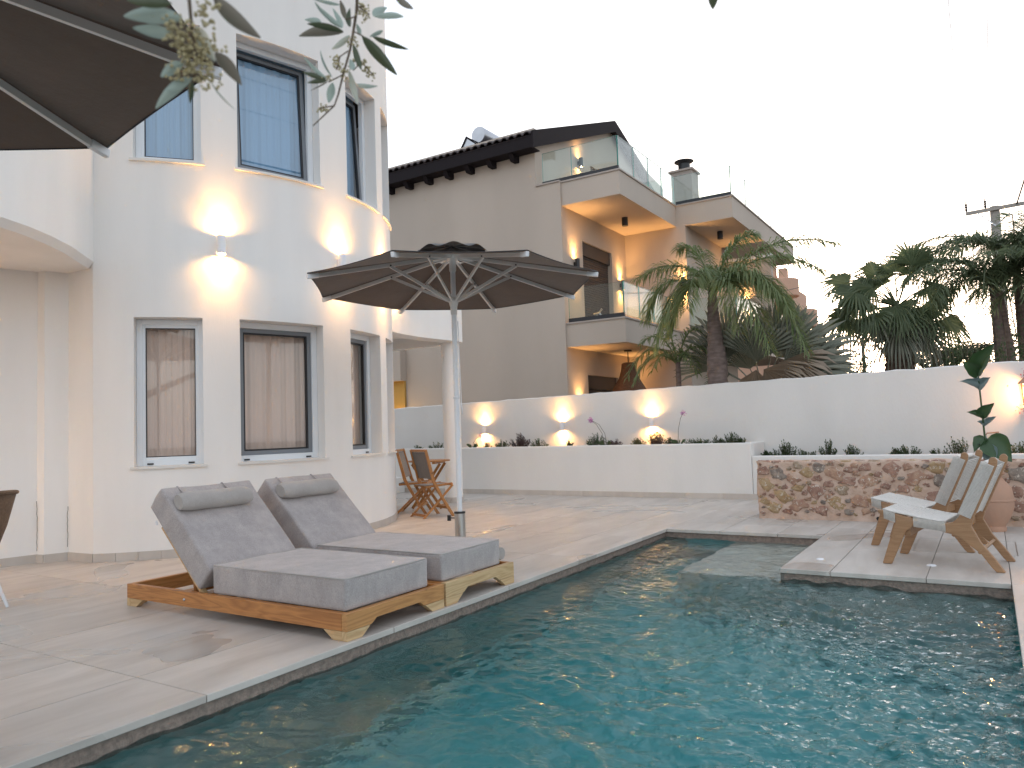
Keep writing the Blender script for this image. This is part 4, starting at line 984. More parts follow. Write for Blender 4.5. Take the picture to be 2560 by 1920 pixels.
ob('stem', MB().tube([(.3,0,.0),(.15,-.02,.2),(.10,-.03,.5),(.0,-.04,.54)], .006, 6).tube([(.15,-.02,.2),(.0,-.04,.05),(-.10,-.04,.02)], .004, 6), M['twig'], bg_)
blossoms('leaf', (.12,-.04,.30), 80, .09, .018, 'shrub', bg_)
# ------------------------------------------------------------------ neighbour's house
NH = thing('neighbour_house', 'taupe two storey house with dark tiled roof and glass balconies beyond the garden wall', 'house')
Y0 = 14.11; XW = -7.47; YB = 17.46; XU = -8.07; XA = -6.12; XBb = -4.75
ob('garden_ground', MB().box(-120,120,12.74,300,-1.8,-.02), M['soil'], kind='structure')
def plane(mb, *p): mb.add([tuple(x) for x in p], [tuple(range(len(p)))]); return mb
w = MB()
w.box(-16,XW,Y0,Y0+.22,0,6.43); w.box(-16,XU,Y0,Y0+.22,6.43,7.75)
ob('front_wall', w, M['taupe'], NH)
w = MB()
# side wall (faces +X) with the shutter openings left out: ground floor 15.1-16.7, first floor 15.07-16.62
def wall_x(mb, x, ya, yb, za, zb, holes, th=.22):
    ys = sorted({ya, yb}|{h[0] for h in holes}|{h[1] for h in holes}); zs = sorted({za, zb}|{h[2] for h in holes}|{h[3] for h in holes})
    for a, b in zip(ys[:-1], ys[1:]):
        for c, d in zip(zs[:-1], zs[1:]):
            if any(h[0] <= (a+b)/2 <= h[1] and h[2] <= (c+d)/2 <= h[3] for h in holes): continue
            mb.box(x-th, x, a, b, c, d)
wall_x(w, XW-.001, Y0+.221, YB+.2, 0, 6.42, [(15.1,16.7,.1,2.32),(15.07,16.62,3.3,5.33)])
ob('side_wall', w, M['taupe'], NH)
w = MB().box(XW, -5.9, YB, YB+.2, 0, 6.42).box(-6.1,-5.9,YB+.2,21.4,0,6.42).box(-5.9,-4.62,20.4,20.6,3.39,5.48)
ob('rear_wall', w, M['taupe'], NH)
ob('wall_coping', MB().box(-5.93,-4.58,20.36,20.64,5.48,5.56), M['white_gloss'], NH)
w = MB(); wall_x(w, XU-.001, Y0+.221, 22, 6.43, 7.7, [(16.9,19.0,6.5,7.69)])
w.add([(XU-.002,Y0+.22,7.7),(XU-.002,22,7.7),(XU-.002,22,8.4),(XU-.002,18.1,8.95),(XU-.002,Y0+.22,7.72)], [(0,1,2,3,4)])
ob('upper_side_wall', w, M['taupe'], NH)
ob('rear_block', MB().box(-16,-8.3,17,22,0,7.9), M['taupe'], NH)
for (sy0, sy1, sz0, sz1, xx) in ((15.1,16.7,.1,2.32,XW),(15.07,16.62,3.3,5.33,XW),(16.9,19.0,6.5,7.69,XU)):
    sh_ = ob('shutter', MB().box(xx-.14,xx-.12,sy0,sy1,sz0,sz1), M['shutter'], NH)
    z = sz0+.01
    while z < sz1-.33:
        ob('slat', MB().box(xx-.119,xx-.100,sy0+.02,sy1-.02,z,z+.046), M['shutter'], sh_, bev=.006, seg=1); z += .054
    ob('shutter_box', MB().box(xx-.13,xx-.05,sy0+.003,sy1-.003,sz1-.30,sz1-.002), M['shutter'], sh_)
def slab(nm, za, zb, ya=Y0+.05):
    ob(nm, MB().box(XW+.001, XA, ya, YB, za, zb), M['taupe'], NH)
    ob(nm, MB().box(XW+.001, XBb, YB+.001, 24, za, zb), M['taupe'], NH)
    c = MB(); e = .025
    c.box(XW-.0, XA+e, ya-e, ya+.12, zb+.001, zb+.035); c.box(XA-.10, XA+e, ya+.121, YB-e, zb+.001, zb+.035)
    c.box(XA-.10, XBb+e, YB-e+.001, YB+.10, zb+.001, zb+.035); c.box(XBb-.10, XBb+e, YB+.101, 24, zb+.001, zb+.035)
    ob('coping', c, M['taupe_cap'], NH)
slab('balcony_slab', 2.865, 3.35); slab('balcony_slab', 5.915, 6.41)
ob('coping', MB().box(-8.07,XW-.002,Y0-.03,Y0+.14,6.431,6.462), M['taupe_cap'], NH)
ob('terrace_floor', MB().box(XU,XW+.0,Y0+.22,24,6.2,6.40), M['taupe'], NH)
def railing(za, zb, xa, front_segs):
    R_ = []
    y = Y0+.115
    def base(x0,x1,y0,y1): ob('rail_channel', MB().box(x0,x1,y0,y1,za,za+.09), M['rail'], NH)
    def pane(p, q):
        p = Vector(p); q = Vector(q); d = (q-p).normalized(); n = V(-d.y, d.x)*.011
        a, b = p+d*.006, q-d*.006
        c = [a-n, b-n, b+n, a+n]
        gp = ob('glass_pane', MB().add([(*v,za+.05) for v in c]+[(*v,zb) for v in c], [(0,3,2,1),(4,5,6,7),(0,1,5,4),(1,2,6,5),(2,3,7,6),(3,0,4,7)]), M['rail_glass'], NH); gp.data.materials.append(M['glass_edge'])
        for pf in gp.data.polygons:
            if abs(pf.normal.z) > .9 or abs(pf.normal.dot(d.to_3d())) > .9: pf.material_index = 1
    base(xa, XA-.03, y-.025, y+.025); base(XA-.0, XBb-.03, YB+.04, YB+.09)
    for a, b in zip(front_segs[:-1], front_segs[1:]): pane((a,y),(b,y))
    sx_ = XA-.045; ss = [y, y+.82, y+1.64, y+2.46, YB+.06]
    for a, b in zip(ss[:-1], ss[1:]): pane((sx_,a),(sx_,b))
    pane((sx_,YB+.065),(XBb-.045,YB+.065))
    for a in range(4): pane((XBb-.045,YB+.07+1.3*a),(XBb-.045,YB+.07+1.3*(a+1)))
railing(3.386, 4.12, -7.43, [-7.43, XA-.05]); railing(6.446, 7.17, -7.95, [-7.95,-7.24,XA-.05])
# roof: eave along the front, rising to a ridge; pan tiles, fascia, rafter tails, gable fascia
EY, EZ, RY, RZ = 13.76, 7.52, 18.12, 9.17; XR = -7.88; sl_r = (RZ-EZ)/(RY-EY)
roof = ob('roof', MB().prism([(EY+.04,EZ-.10),(RY,RZ-.10),(23,RZ-.10-sl_r*4.9),(23,RZ-.16-sl_r*4.9),(RY,RZ-.16),(EY+.04,EZ-.16)], lambda y,z: (-16,y,z), lambda y,z: (XR-.04,y,z)), M['dark'], NH)
ob('eave_fascia', MB().box(-16,XR-.051,EY,EY+.035,EZ-.33,EZ-.055), M['dark'], roof)
ob('eave_soffit', MB().box(-16,XR-.051,EY+.036,Y0-.002,EZ-.33,EZ-.31), M['dark'], roof)
ob('gable_fascia', MB().prism([(EY-.02,EZ-.36),(EY-.02,EZ+.02),(RY,RZ+.03),(20.2,RZ+.03-sl_r*2.08),(20.2,RZ-.27-sl_r*2.08),(RY,RZ-.27)], lambda y,z: (XR-.05,y,z), lambda y,z: (XR,y,z)), M['dark'], roof)
x = XR-.16
k = 0
while x > -12.6:
    t = MB()
    A = V(x,EY-.03,EZ-.045); B = V(x,RY,RZ-.045)
    r0, r1_ = .085, .070; nn_ = 6; vs = []
    for P in (A, B):
        for i in range(nn_+1): a = pi*i/nn_; vs.append(P+V(r0*cos(a),0,r0*.85*sin(a)))
        for i in range(nn_, -1, -1): a = pi*i/nn_; vs.append(P+V(r1_*cos(a),0,r1_*.75*sin(a)-.004))
    m_ = 2*(nn_+1); t.add(vs, [tuple(range(m_)), tuple(range(2*m_-1,m_-1,-1))]+[(i,(i+1)%m_,m_+(i+1)%m_,m_+i) for i in range(m_)])
    ob('roof_tile', t, M['rooftile'], roof); x -= .192
    t2 = MB(); A2 = V(x+.096,EY-.02,EZ-.075); B2_ = V(x+.096,RY,RZ-.075)
    ob('roof_tile', MB().beam(A2, B2_, .10, .012), M['rooftile'], roof)
for k in range(8):
    xx = -8.52-.60*k
    ob('rafter_tail', MB().prism([(EY+.05,EZ-.331),(Y0-.003,EZ-.331),(Y0-.003,EZ-.47),(EY+.16,EZ-.47)], lambda y,z: (xx-.06,y,z), lambda y,z: (xx+.06,y,z)), M['dark'], roof)
ch = ob('chimney', MB().box(-6.85,-6.28,19.3,19.85,6.2,7.88), M['taupe_cap'], NH); ob('chimney_cap', MB().box(-6.9,-6.23,19.25,19.9,7.88,7.93), M['taupe_cap'], ch)
ob('flue', MB().lathe([(.16,7.93),(.16,8.14),(.26,8.20),(.26,8.22),(.14,8.16)], 24, (-6.56,19.57,0)), M['black'], ch, smooth=True)
# black downlights under the balconies
for (x, y, z) in ((-6.78,15.9,5.914),(-5.4,18.6,5.914)): ob('downlight', MB().lathe([(.07,-.19),(.07,0)], 20, (x,y,z)), M['black'], NH, smooth=True)
# solar water heater on the roof
sw2 = thing('solar_water_heater', 'solar water heater with silver tank standing on the tiled roof of the neighbour house', 'water heater', (-10.55,15.6,8.66))
tk = MB().lathe([(.20,0),(.215,.02),(.215,1.3),(.20,1.32)], 32); to = ob('tank', tk, M['zinc'], sw2, smooth=True); to.rotation_euler = (-pi/2,0,0)
for y in (.12, 1.1): ob('tank_leg', MB().box(-.05,.05,y-.03,y+.03,-.62,-.20), M['alu'], sw2)
ob('collector', MB().obox((-.56,.55,-.26), (.20,0,.30), (0,.55,0), (.018,0,-.012)), M['dark'], sw2)
ob('collector_plate', MB().prism([(-.74,-.52),(-.40,.02),(-.10,-.22),(-.14,-.60)], lambda x,z: (x,.02,z), lambda x,z: (x,.04,z)), M['zinc'], sw2)
ob('collector_stay', MB().beam((-.38,.0,.03),(-.02,.0,-.2), .03, .03), M['dark'], sw2)
# lamps on the neighbour's walls
NL = 12
for loc, n, lab in (((XW,14.62,4.72),(1,0,0),'dark wall lamp on the first floor of the neighbour house beside the tall shutter'), ((XW,17.05,4.60),(1,0,0),'dark wall lamp behind the glass railing in the corner of the first floor balcony'), ((XW,14.62,1.55),(1,0,0),'lamp low on the neighbour house just behind the garden wall'), ((XW,17.05,1.55),(1,0,0),'lamp in the ground floor corner of the neighbour house behind the hanging basket'), ((XU,16.2,7.55),(1,0,0),'dark up and down lamp on the roof terrace wall behind glass'), ((-6.0,YB,4.45),(0,-1,0),'lamp behind the drooping palm fronds on the first floor'), ((-5.3,20.4,4.3),(0,-1,0),'lamp on the far terrace wall behind the fan palms')):
    lamp(loc, n, lab, M['black'], h=.22, r=.05, off=.09, power=NL*(.30 if loc[0] == XU else 1), group='lamps of the neighbour house', angle=100, lens=.34)
pen = thing('basket_pendant', 'big brown woven pendant lamp hanging under the lower balcony of the neighbour house', 'pendant lamp', (-6.80,15.8,2.86))
ob('canopy_disc', MB().lathe([(.09,-.03),(.09,0)], 20), M['black'], pen); ob('flex', MB().tube([(0,0,-.03),(0,0,-.30)], .012, 6), M['black'], pen)
ob('basket_shade', MB().lathe([(.10,-.28),(.15,-.30),(.17,-.45),(.22,-.62),(.33,-.80),(.43,-.98),(.46,-1.15),(.42,-1.3)], 30), M['basket'], pen, smooth=True)
st2 = thing('valve', 'small steel three-armed valve standing on the first floor balcony behind glass', 'valve', (-7.0,14.7,3.386)); ob('stand', MB().tube([(0,0,0),(0,0,.18)], .02, 8).tube([(-.08,0,.20),(.06,0,.22)], .018, 6).tube([(.05,0,.22),(.12,0,.30)], .022, 6).tube([(.05,0,.22),(.11,0,.14)], .022, 6), M['zinc'], st2)
tr_ = thing('open_gate_wing', 'warm lit opening of the neighbour house seen through the rear porch', 'passage'); tr_.location = (0,0,0)
# the lit opening at the far left of the neighbour house: a small recessed bay in front of the wall plane
ob('bay_wall', MB().box(-13.2,-11.86,13.9,14.109,2.42,3.2), M['taupe'], tr_)
M['ochre'] = mat('ochre_plaster', (.50,.30,.08), .9); ob('bay_back', MB().box(-13.0,-11.87,14.05,14.108,0,2.42), M['ochre'], tr_)
bl = bpy.data.lights.new('bay_light', 'POINT'); bl.energy = 5; bl.color = (1,.6,.18); bl.shadow_soft_size = .08
bo_l = bpy.data.objects.new('bay_light', bl); COL.objects.link(bo_l); bo_l.parent = tr_; bo_l.location = (-12.0,13.97,1.35)
# distant salmon building with rounded balconies
fb = thing('salmon_building', 'distant salmon coloured block with rounded balconies seen past the neighbour house', 'building')
ob('body', MB().box(-14,-8.9,40.5,48,0,8.6), M['pinkwall'], fb)
for z, x1 in ((7.35,-7.7),(5.7,-6.9)):
    P = [(-13,40.5),(-13,39.0)]+[(x1-.8+.8*sin(t), 39.8-.8*cos(t)) for t in [pi*i/8/1.0 for i in range(0,9)]]+[(-13,40.7)]
    ob('balcony', MB().prism(P, lambda x,y: (x,y,z), lambda x,y: (x,y,z+.9)), M['pinkwall'], fb, bev=.05)
    ob('vent_slot', MB().box(x1-1.35,x1-.85,38.97,38.99,z+.08,z+.2), M['black'], fb)
for x, h in ((-8.9,.8),(-8.35,.5),(-9.5,1.0)): ob('parapet_post', MB().box(x-.2,x+.2,39.2,39.6,8.25,8.25+h), M['pinkwall'], fb)
# ------------------------------------------------------------------ palms
def bez(a, b, c, u): return a*(1-u)**2+b*2*u*(1-u)+c*u*u
def frond(parent, A, B, C_, ll, n=34, mt='palm_leaf', wd=.016, droop=.5, seed=0, lift=.25):
    A, B, C_ = Vector(A), Vector(B), Vector(C_); rnd = random.Random(seed); mb = MB()
    pts = [bez(A,B,C_,i/12) for i in range(13)]; mb.tube(pts, [.016*(1-.55*i/12)+.002 for i in range(13)], 4)
    for i in range(n):
        u = .10+.90*i/(n-1); p = bez(A,B,C_,u); d = (bez(A,B,C_,min(1,u+.02))-bez(A,B,C_,u-.02)).normalized()
        sd = d.cross(V(0,0,1)); sd = sd.normalized() if sd.length > .05 else V(1,0,0)
        up = sd.cross(d).normalized()
        L_ = ll*(.45+.75*sin(pi*min(1,u*.85+.12)))*rnd.uniform(.8,1.1)
        for s in (-1, 1):
            dr = (sd*s*rnd.uniform(.6,1)+d*rnd.uniform(.35,.75)+up*rnd.uniform(-.15,lift*2)).normalized()
            w = sd.cross(dr).normalized() if False else dr.cross(V(rnd.uniform(-.5,.5),rnd.uniform(-.5,.5),1)).normalized()
            q0 = p; q1 = p+dr*L_*.5-V(0,0,droop*L_*.12); q2 = p+dr*L_*.92-V(0,0,droop*L_*.62)
            mb.add([q0-w*wd*.4, q0+w*wd*.4, q1+w*wd, q1-w*wd, q2], [(0,1,2,3),(3,2,4)])
    return ob('frond', mb, M[mt], parent, fix=False)
def ringed_trunk(parent, pts, rs, mt='bark2', amp=.10, n=14, step=.05, spikes=0, seed=0):
    rnd = random.Random(seed); P = [Vector(p) for p in pts]; mb = MB(); L_ = sum((P[i+1]-P[i]).length for i in range(len(P)-1)); k = int(L_/step); Q = []; R_ = []
    for i in range(k+1):
        t = i/k*(len(P)-1); a = min(int(t), len(P)-2); f = t-a; Q.append(P[a].lerp(P[a+1], f)); R_.append((rs[a]*(1-f)+rs[a+1]*f)*(1+amp*rnd.uniform(-.6,.6)+amp*.5*(i % 3 == 0)))
    mb.tube(Q, R_, n)
    o = ob('trunk', mb, M[mt], parent, smooth=True)
    if spikes:
        s = MB()
        for i in range(spikes):
            t = rnd.random(); q = Q[int(t*k)]; r = R_[int(t*k)]; a = rnd.uniform(0,2*pi); d = V(cos(a),sin(a),0); w = V(-sin(a),cos(a),0)*.035
            s.add([q+d*r*.85-w, q+d*r*.85+w, q+d*(r+.05)+w*.7+V(0,0,.08), q+d*(r+.05)-w*.7+V(0,0,.08), q+d*(r*.9)+V(0,0,.05)], [(0,1,2,3),(3,2,4)])
        ob('boot_stubs', s, M[mt], parent, fix=False, kind='stuff')
    return o
def fan(parent, base, c, d, n, R, segs=26, span=210, mt='fan_leaf', seed=0, droop=.35, split=.55):
    rnd = random.Random(seed); base, c, d, n = Vector(base), Vector(c), Vector(d).normalized(), Vector(n)
    n = (n-d*n.dot(d)).normalized(); s = d.cross(n); mb = MB(); mb.tube([base, base.lerp(c,.5)+V(0,0,.04), c], [.018,.013,.009], 5)
    for i in range(segs):
        a0 = radians(-span/2+span*i/segs); a1 = radians(-span/2+span*(i+1)/segs); am = (a0+a1)/2
        r = R*(.78+.22*cos(am*.8))*rnd.uniform(.86,1.06)
        e0 = (d*cos(a0)+s*sin(a0)); e1 = (d*cos(a1)+s*sin(a1)); em = (d*cos(am)+s*sin(am))
        z = V(0,0,-1)*droop*R*rnd.uniform(.5,1.3)
        q = n*(.035*R)
        m0 = c+e0*r*split*.98; m1 = c+e1*r*split*.98; mm_ = c+em*r*split+q*1.2; 
        t0 = c+em*r*.82+z*.35; w = (e1-e0).normalized()*R*.6/segs
        mb.add([c, m0, mm_, m1, t0-w, t0+w, c+em*r+z], [(0,1,2),(0,2,3),(1,4,2),(2,5,3),(2,4,5),(4,6,5)])
    return ob('fan_leaf', mb, M[mt], parent, fix=False, smooth=False)
GZ = 0
qp = thing('queen_palm', 'tall feather palm with arching drooping fronds in front of the glass balconies', 'palm tree', (-3.93,12.98,0))
ringed_trunk(qp, [(0,0,0),(0,0,1.2),(0,0,2.2),(-.02,0,2.75),(-.03,0,3.2),(-.02,0,3.6)], [.19,.18,.165,.12,.085,.06], seed=3)
QF = [((-.55,.1,1.05),(-1.55,.0,.45)),((-.9,-.3,.8),(-1.25,-.3,-.35)),((-.3,.3,1.2),(-.75,.3,.95)),((-.3,-.4,.7),(-.75,-.5,-.75)),((.25,.2,1.15),(.75,.3,1.0)),
      ((.8,.3,1.25),(2.15,.2,.62)),((.9,.0,1.0),(1.95,-.1,.15)),((.8,-.4,.85),(1.5,-.5,-.55)),((.6,-.5,.6),(1.15,-.7,-1.1)),((.3,-.5,.8),(.65,-.7,-.75)),((-.1,-.6,.9),(-.2,-.9,-.35)),((.9,.5,.9),(1.6,.6,-.9)),((.05,.4,1.0),(-.1,.9,.3)),((-.55,-.4,.6),(-.95,-.6,-.95)),((.5,.4,.8),(1.2,.6,-.3)),((1.0,-.1,.7),(1.65,-.2,-1.15))]
for i, (b, c) in enumerate(QF): frond(qp, (-.01,0,3.42), (b[0]*.95,b[1],3.42+b[2]*.9), (c[0]*.92,c[1],3.42+c[2]), .46, 96, seed=i, droop=.8, wd=.010)
sp = thing('young_feather_palm', 'small feather palm with bright green arching fronds just left of the tall palm trunk', 'palm tree', (-4.75,13.3,0))
ringed_trunk(sp, [(0,0,0),(0,0,2.3)], [.05,.045], seed=5)
for i, (b, c) in enumerate([((-.5,0,.75),(-1.0,0,-.15)),((-.3,.1,.85),(-.75,.1,.45)),((-.1,0,.7),(-.25,0,.75)),((.3,0,.6),(.7,0,.05)),((.2,-.2,.5),(.45,-.3,-.2)),((-.4,-.2,.5),(-.75,-.3,-.3)),((.15,0,.7),(.4,0,.6)),((-.15,-.3,.45),(-.3,-.5,-.1))]):
    frond(sp, (0,0,2.25), (b[0],b[1],2.25+b[2]), (c[0],c[1],2.25+c[2]), .30, 30, seed=40+i, wd=.011, droop=.6)
fp = thing('fan_palm_clump', 'low clump of large grey green fan palms with dry leaves behind the garden wall', 'palm', (-3.42,13.35,0))
ringed_trunk(fp, [(0,.2,0),(0,.2,1.9)], [.2,.18], seed=8)
FF = [((-.42,0,2.30),(-.05,0,1),1.05,'fan_leaf'),((-.62,.1,2.15),(-.7,0,.75),.85,'fan_leaf'),((.08,-.1,2.22),(.1,-.1,1),.85,'fan_leaf'),((.42,.0,2.25),(.45,0,.9),1.0,'fan_leaf'),((.55,.1,2.15),(.85,.1,.45),1.15,'fan_leaf'),((.50,-.1,2.0),(1,-.1,.1),1.15,'fan_leaf'),((.10,-.2,2.05),(-.15,-.2,-1),.55,'dry_leaf'),((.50,-.2,2.15),(.75,-.2,-.5),.95,'dry_leaf'),((.30,.2,2.45),(.35,0,1),.9,'fan_leaf'),((.75,.0,1.95),(1,0,-.1),.8,'fan_leaf'),((-.35,-.2,2.0),(-.75,0,.1),.45,'fan_leaf'),((.25,-.25,2.05),(.6,-.3,-.4),.8,'dry_leaf'),((.9,.2,2.05),(.8,0,.6),.75,'fan_leaf'),((-.1,.2,2.1),(-.2,0,.9),.8,'fan_leaf')]
SPN = (120,120,130,140,150,150,110,110,120,130,120,110,120,130)
for i, (c, d, R, mt) in enumerate(FF): fan(fp, (.1,.2,1.6), c, d, (.15*(i % 3-1),-1,.25), R*1.05, 22, SPN[i], mt, i, .10 if mt == 'fan_leaf' else .3, .50)
wp = thing('fan_palm', 'fan palm with shaggy dark crown and thick rough trunk against the bright sky', 'palm tree', (-1.33,15.5,0))
ringed_trunk(wp, [(0,0,0),(0,0,1.9),(.0,0,2.6),(.02,0,2.95),(.03,0,3.15)], [.27,.25,.20,.12,.05], 'bark', .18, spikes=150, seed=9)
rndw = random.Random(17)
for i in range(38):
    a = rndw.uniform(0,2*pi); e = radians(rndw.choice((70,48,30,15,0,-18,-35,-50,-62))+rndw.uniform(-8,8)); pl__ = rndw.uniform(.42,.86)
    dr = V(cos(a)*cos(e), sin(a)*cos(e)*.8, sin(e)); c = V(.03,0,3.34)+V(dr.x*1.15,dr.y,dr.z*.85)*pl__
    d = (dr+V(0,0,-.35*(e < .9))).normalized(); nrm = (V(0,0,1)-dr*.6+V(rndw.uniform(-.7,.7),-.8,0)).normalized()
    fan(wp, (.03,0,3.2), c, d, nrm, rndw.uniform(.46,.66), 24, 200, 'palm_dark' if e > -.7 else 'fan_leaf', 60+i, rndw.uniform(.3,.75), .52)
for pi2, (px_, py_, hh, lab, sc, spread) in enumerate(((.24,16.0,3.45,'feather palm with full dark crown under the power pole',1.15,1.0),(.62,16.6,4.05,'tall feather palm cut by the right edge of the picture',1.2,1.0),(1.5,15.8,3.3,'feather palm just outside the right edge whose fronds reach in',1.2,1.0))):
    rp = thing('feather_palm', lab, 'palm tree', (px_,py_,0))
    ringed_trunk(rp, [(0,0,0),(.02,0,1.6),(0,0,2.4),(-.04,0,hh)], [.13,.115,.095,.06], 'bark2', .06, seed=20+pi2)
    if pi2 == 0: ringed_trunk(rp, [(.2,.1,0),(.2,.1,1.5),(.15,.1,2.2),(.05,0,hh-.1)], [.10,.09,.08,.05], 'bark2', .06, seed=33)
    rnd = random.Random(90+pi2)
    for i in range(25):
        a = 2*pi*i/25+rnd.uniform(-.15,.15); r = rnd.uniform(1.0,1.6)*sc; h1 = rnd.uniform(.55,1.05); h2 = rnd.uniform(-.9,.5)
        frond(rp, (-.03,0,hh-.05), (.45*r*cos(a),.45*r*sin(a),hh+h1), (r*cos(a),r*sin(a),hh+h2), .46, 54, 'palm_dark', .012, .7, 200+pi2*40+i)
for i, (x, y, h, r, lab) in enumerate(((-.95,17.5,2.35,.75,'low dark feather palm just right of the rough fan palm trunk'),(-.15,17.0,2.45,.95,'spiky low feather palm behind the tall plant in the amphora'),(-.6,18.2,2.45,.8,'low feather palm between the fan palm and the right hand palms'))):
    lp = thing('young_feather_palm', lab, 'palm tree', (x,y,0)); ringed_trunk(lp, [(0,0,0),(0,0,h-.4)], [.1,.08], seed=50+i); rnd = random.Random(400+i)
    for k in range(14):
        a = 2*pi*k/14+rnd.uniform(-.2,.2); frond(lp, (0,0,h-.5), (.4*r*cos(a),.4*r*sin(a),h+.35), (r*cos(a),r*sin(a),h+rnd.uniform(-.4,.35)), .32, 26, 'palm_dark', .014, .5, 500+20*i+k)
# hedge of loose bushes along the far side of the wall
def leafbush(name, lab, cat, loc, size, n, ls, mt='shrub', seed=0, group=None):
    rnd = random.Random(seed); t = thing(name, lab, cat, loc, 0, group); mb = MB(); sb = MB()
    for _ in range(max(5, n//40)):
        a = rnd.uniform(0,2*pi); r = rnd.random()**.6; sb.tube([(0,0,0),(size[0]*r*cos(a)*.4,size[1]*r*sin(a)*.4,size[2]*.5),(size[0]*r*cos(a)*.8,size[1]*r*sin(a)*.8,size[2]*rnd.uniform(.6,1))], [.008,.006,.002], 4)
    ob('branches', sb, M['twig'], t, fix=False)
    for _ in range(n):
        a = rnd.uniform(0,2*pi); r = rnd.random()**.5; z = rnd.random()
        k = sqrt(max(0,1-(z*.95)**2))*(.8+.4*noise.noise(V(a*1.3+seed,z*3,0)))
        p = V(size[0]*r*k*cos(a), size[1]*r*k*sin(a), size[2]*z*(.75+.45*noise.noise(V(a*2+seed,5,0))))
        d = V(rnd.gauss(0,1),rnd.gauss(0,1),rnd.gauss(.6,1)).normalized(); s = d.orthogonal().normalized(); L_ = ls*rnd.uniform(.6,1.3)
        mb.add([p, p+d*L_*.5+s*L_*.22, p+d*L_, p+d*L_*.5-s*L_*.22], [(0,1,2,3)])
    ob('foliage', mb, M[mt], t, fix=False); return t
for i, (x, y, sx_, h, lab) in enumerate(((-2.75,14.2,.7,2.25,'loose leafy bush right of the fan palm clump over the wall'),(-2.2,14.6,.5,2.12,'thin bush left of the slim post over the wall'),(-1.8,14.4,.45,2.1,'low bush between slim post and rough palm trunk'),(-.4,15.2,.8,2.2,'dark bush behind the wall right of the rough palm trunk'),(.35,14.9,.7,2.15,'dark bush behind the wall under the right hand palms'))):
    leafbush('bush', lab, 'bush', (x,y,0), (sx_,.5,h*1.28), 2600, .07, 'shrub', 70+i)
# ------------------------------------------------------------------ power pole, wires, slim post
up_ = thing('power_pole', 'wooden power pole with a cross arm and insulators above the right hand palms', 'power pole', (.49,24,0))
ob('pole', MB().tube([(0,0,0),(-.03,0,6.72)], [.15,.115], 14), M['pole_wood'], up_, smooth=True)
ob('cross_arm', MB().beam((-.70,-.14,6.60),(.80,-.14,6.66), .08, .09), M['pole_wood'], up_)
for x, z in ((-.68,6.72),(-.24,6.73),(.68,6.78)): ob('insulator', MB().lathe([(.02,-.06),(.035,0),(.02,.03),(.04,.06),(.02,.09),(.04,.12),(.015,.16),(.012,.22)], 10, (x,-.14,z)), M['black'], up_)
for s in (-1, 1): ob('brace', MB().beam((-.02,-.15,6.15),(s*.42,-.15,6.57), .025, .03), M['zinc'], up_)
def wire(a, b, lab, r=.006, sag=.3):
    a, b = Vector(a), Vector(b); P = [a.lerp(b,i/24)-V(0,0,sag*4*(i/24)*(1-i/24)) for i in range(25)]
    tag(ob('power_line', MB().tube(P, r, 5, cap=False), M['rail'], smooth='all'), lab, 'cable', 'power lines')
wire((-.19,23.86,6.93),(-.10,-10,13.5), 'left thin power line running up out of the picture from the cross arm', .005, .8)
wire((.25,23.86,6.93),(.75,-10,12.8), 'middle thin power line running up out of the picture from the cross arm', .005, .8)
wire((.95,23.9,6.66),(3.0,-10,12.4), 'thick twisted dark cable rising to the right edge from the cross arm', .022, .9)
wire((-.2,24,5.9),(-16,44,8.0), 'cable crossing the sky behind the fan palm crown', .012, .3)
tag(ob('slim_post', MB().tube([(-3.22,26,0),(-3.225,26,3.66)], [.06,.05], 10), M['timber'], smooth=True), 'slim wooden post standing between the fan palms in the distance', 'post')
# ------------------------------------------------------------------ planter shrubs
def rosette(loc, lab, n, h, w, seed, mt='shrub', ll=.042, group='small shrubs in the planters'):
    n = int(n*1.7); w *= 1.15; h *= 1.12
    rnd = random.Random(seed); t = thing('shrub', lab, 'shrub', loc, 0, group); mb = MB(); sb = MB()
    for _ in range(n):
        a = rnd.uniform(0,2*pi); r = w*rnd.random()**.6; hh = h*(1-.55*(r/w)**2)*rnd.uniform(.55,1.05)
        b = V(r*.5*cos(a), r*.4*sin(a), 0); top = V(r*cos(a), r*.6*sin(a), hh); sb.tube([b, top], [.0035,.0018], 4)
        for i in range(16):
            u = .25+.75*i/15; p = b.lerp(top, u); aa = i*2.4; d = V(cos(aa),sin(aa),rnd.uniform(.5,1.3)).normalized(); s = d.cross(V(0,0,1)).normalized(); L_ = ll*rnd.uniform(.7,1.2)
            mb.add([p, p+d*L_*.5+s*L_*.17, p+d*L_, p+d*L_*.5-s*L_*.17], [(0,1,2,3)])
    ob('stems', sb, M['twig'], t, fix=False); ob('foliage', mb, M[mt], t, fix=False); return t
PU, PL = .80, .60
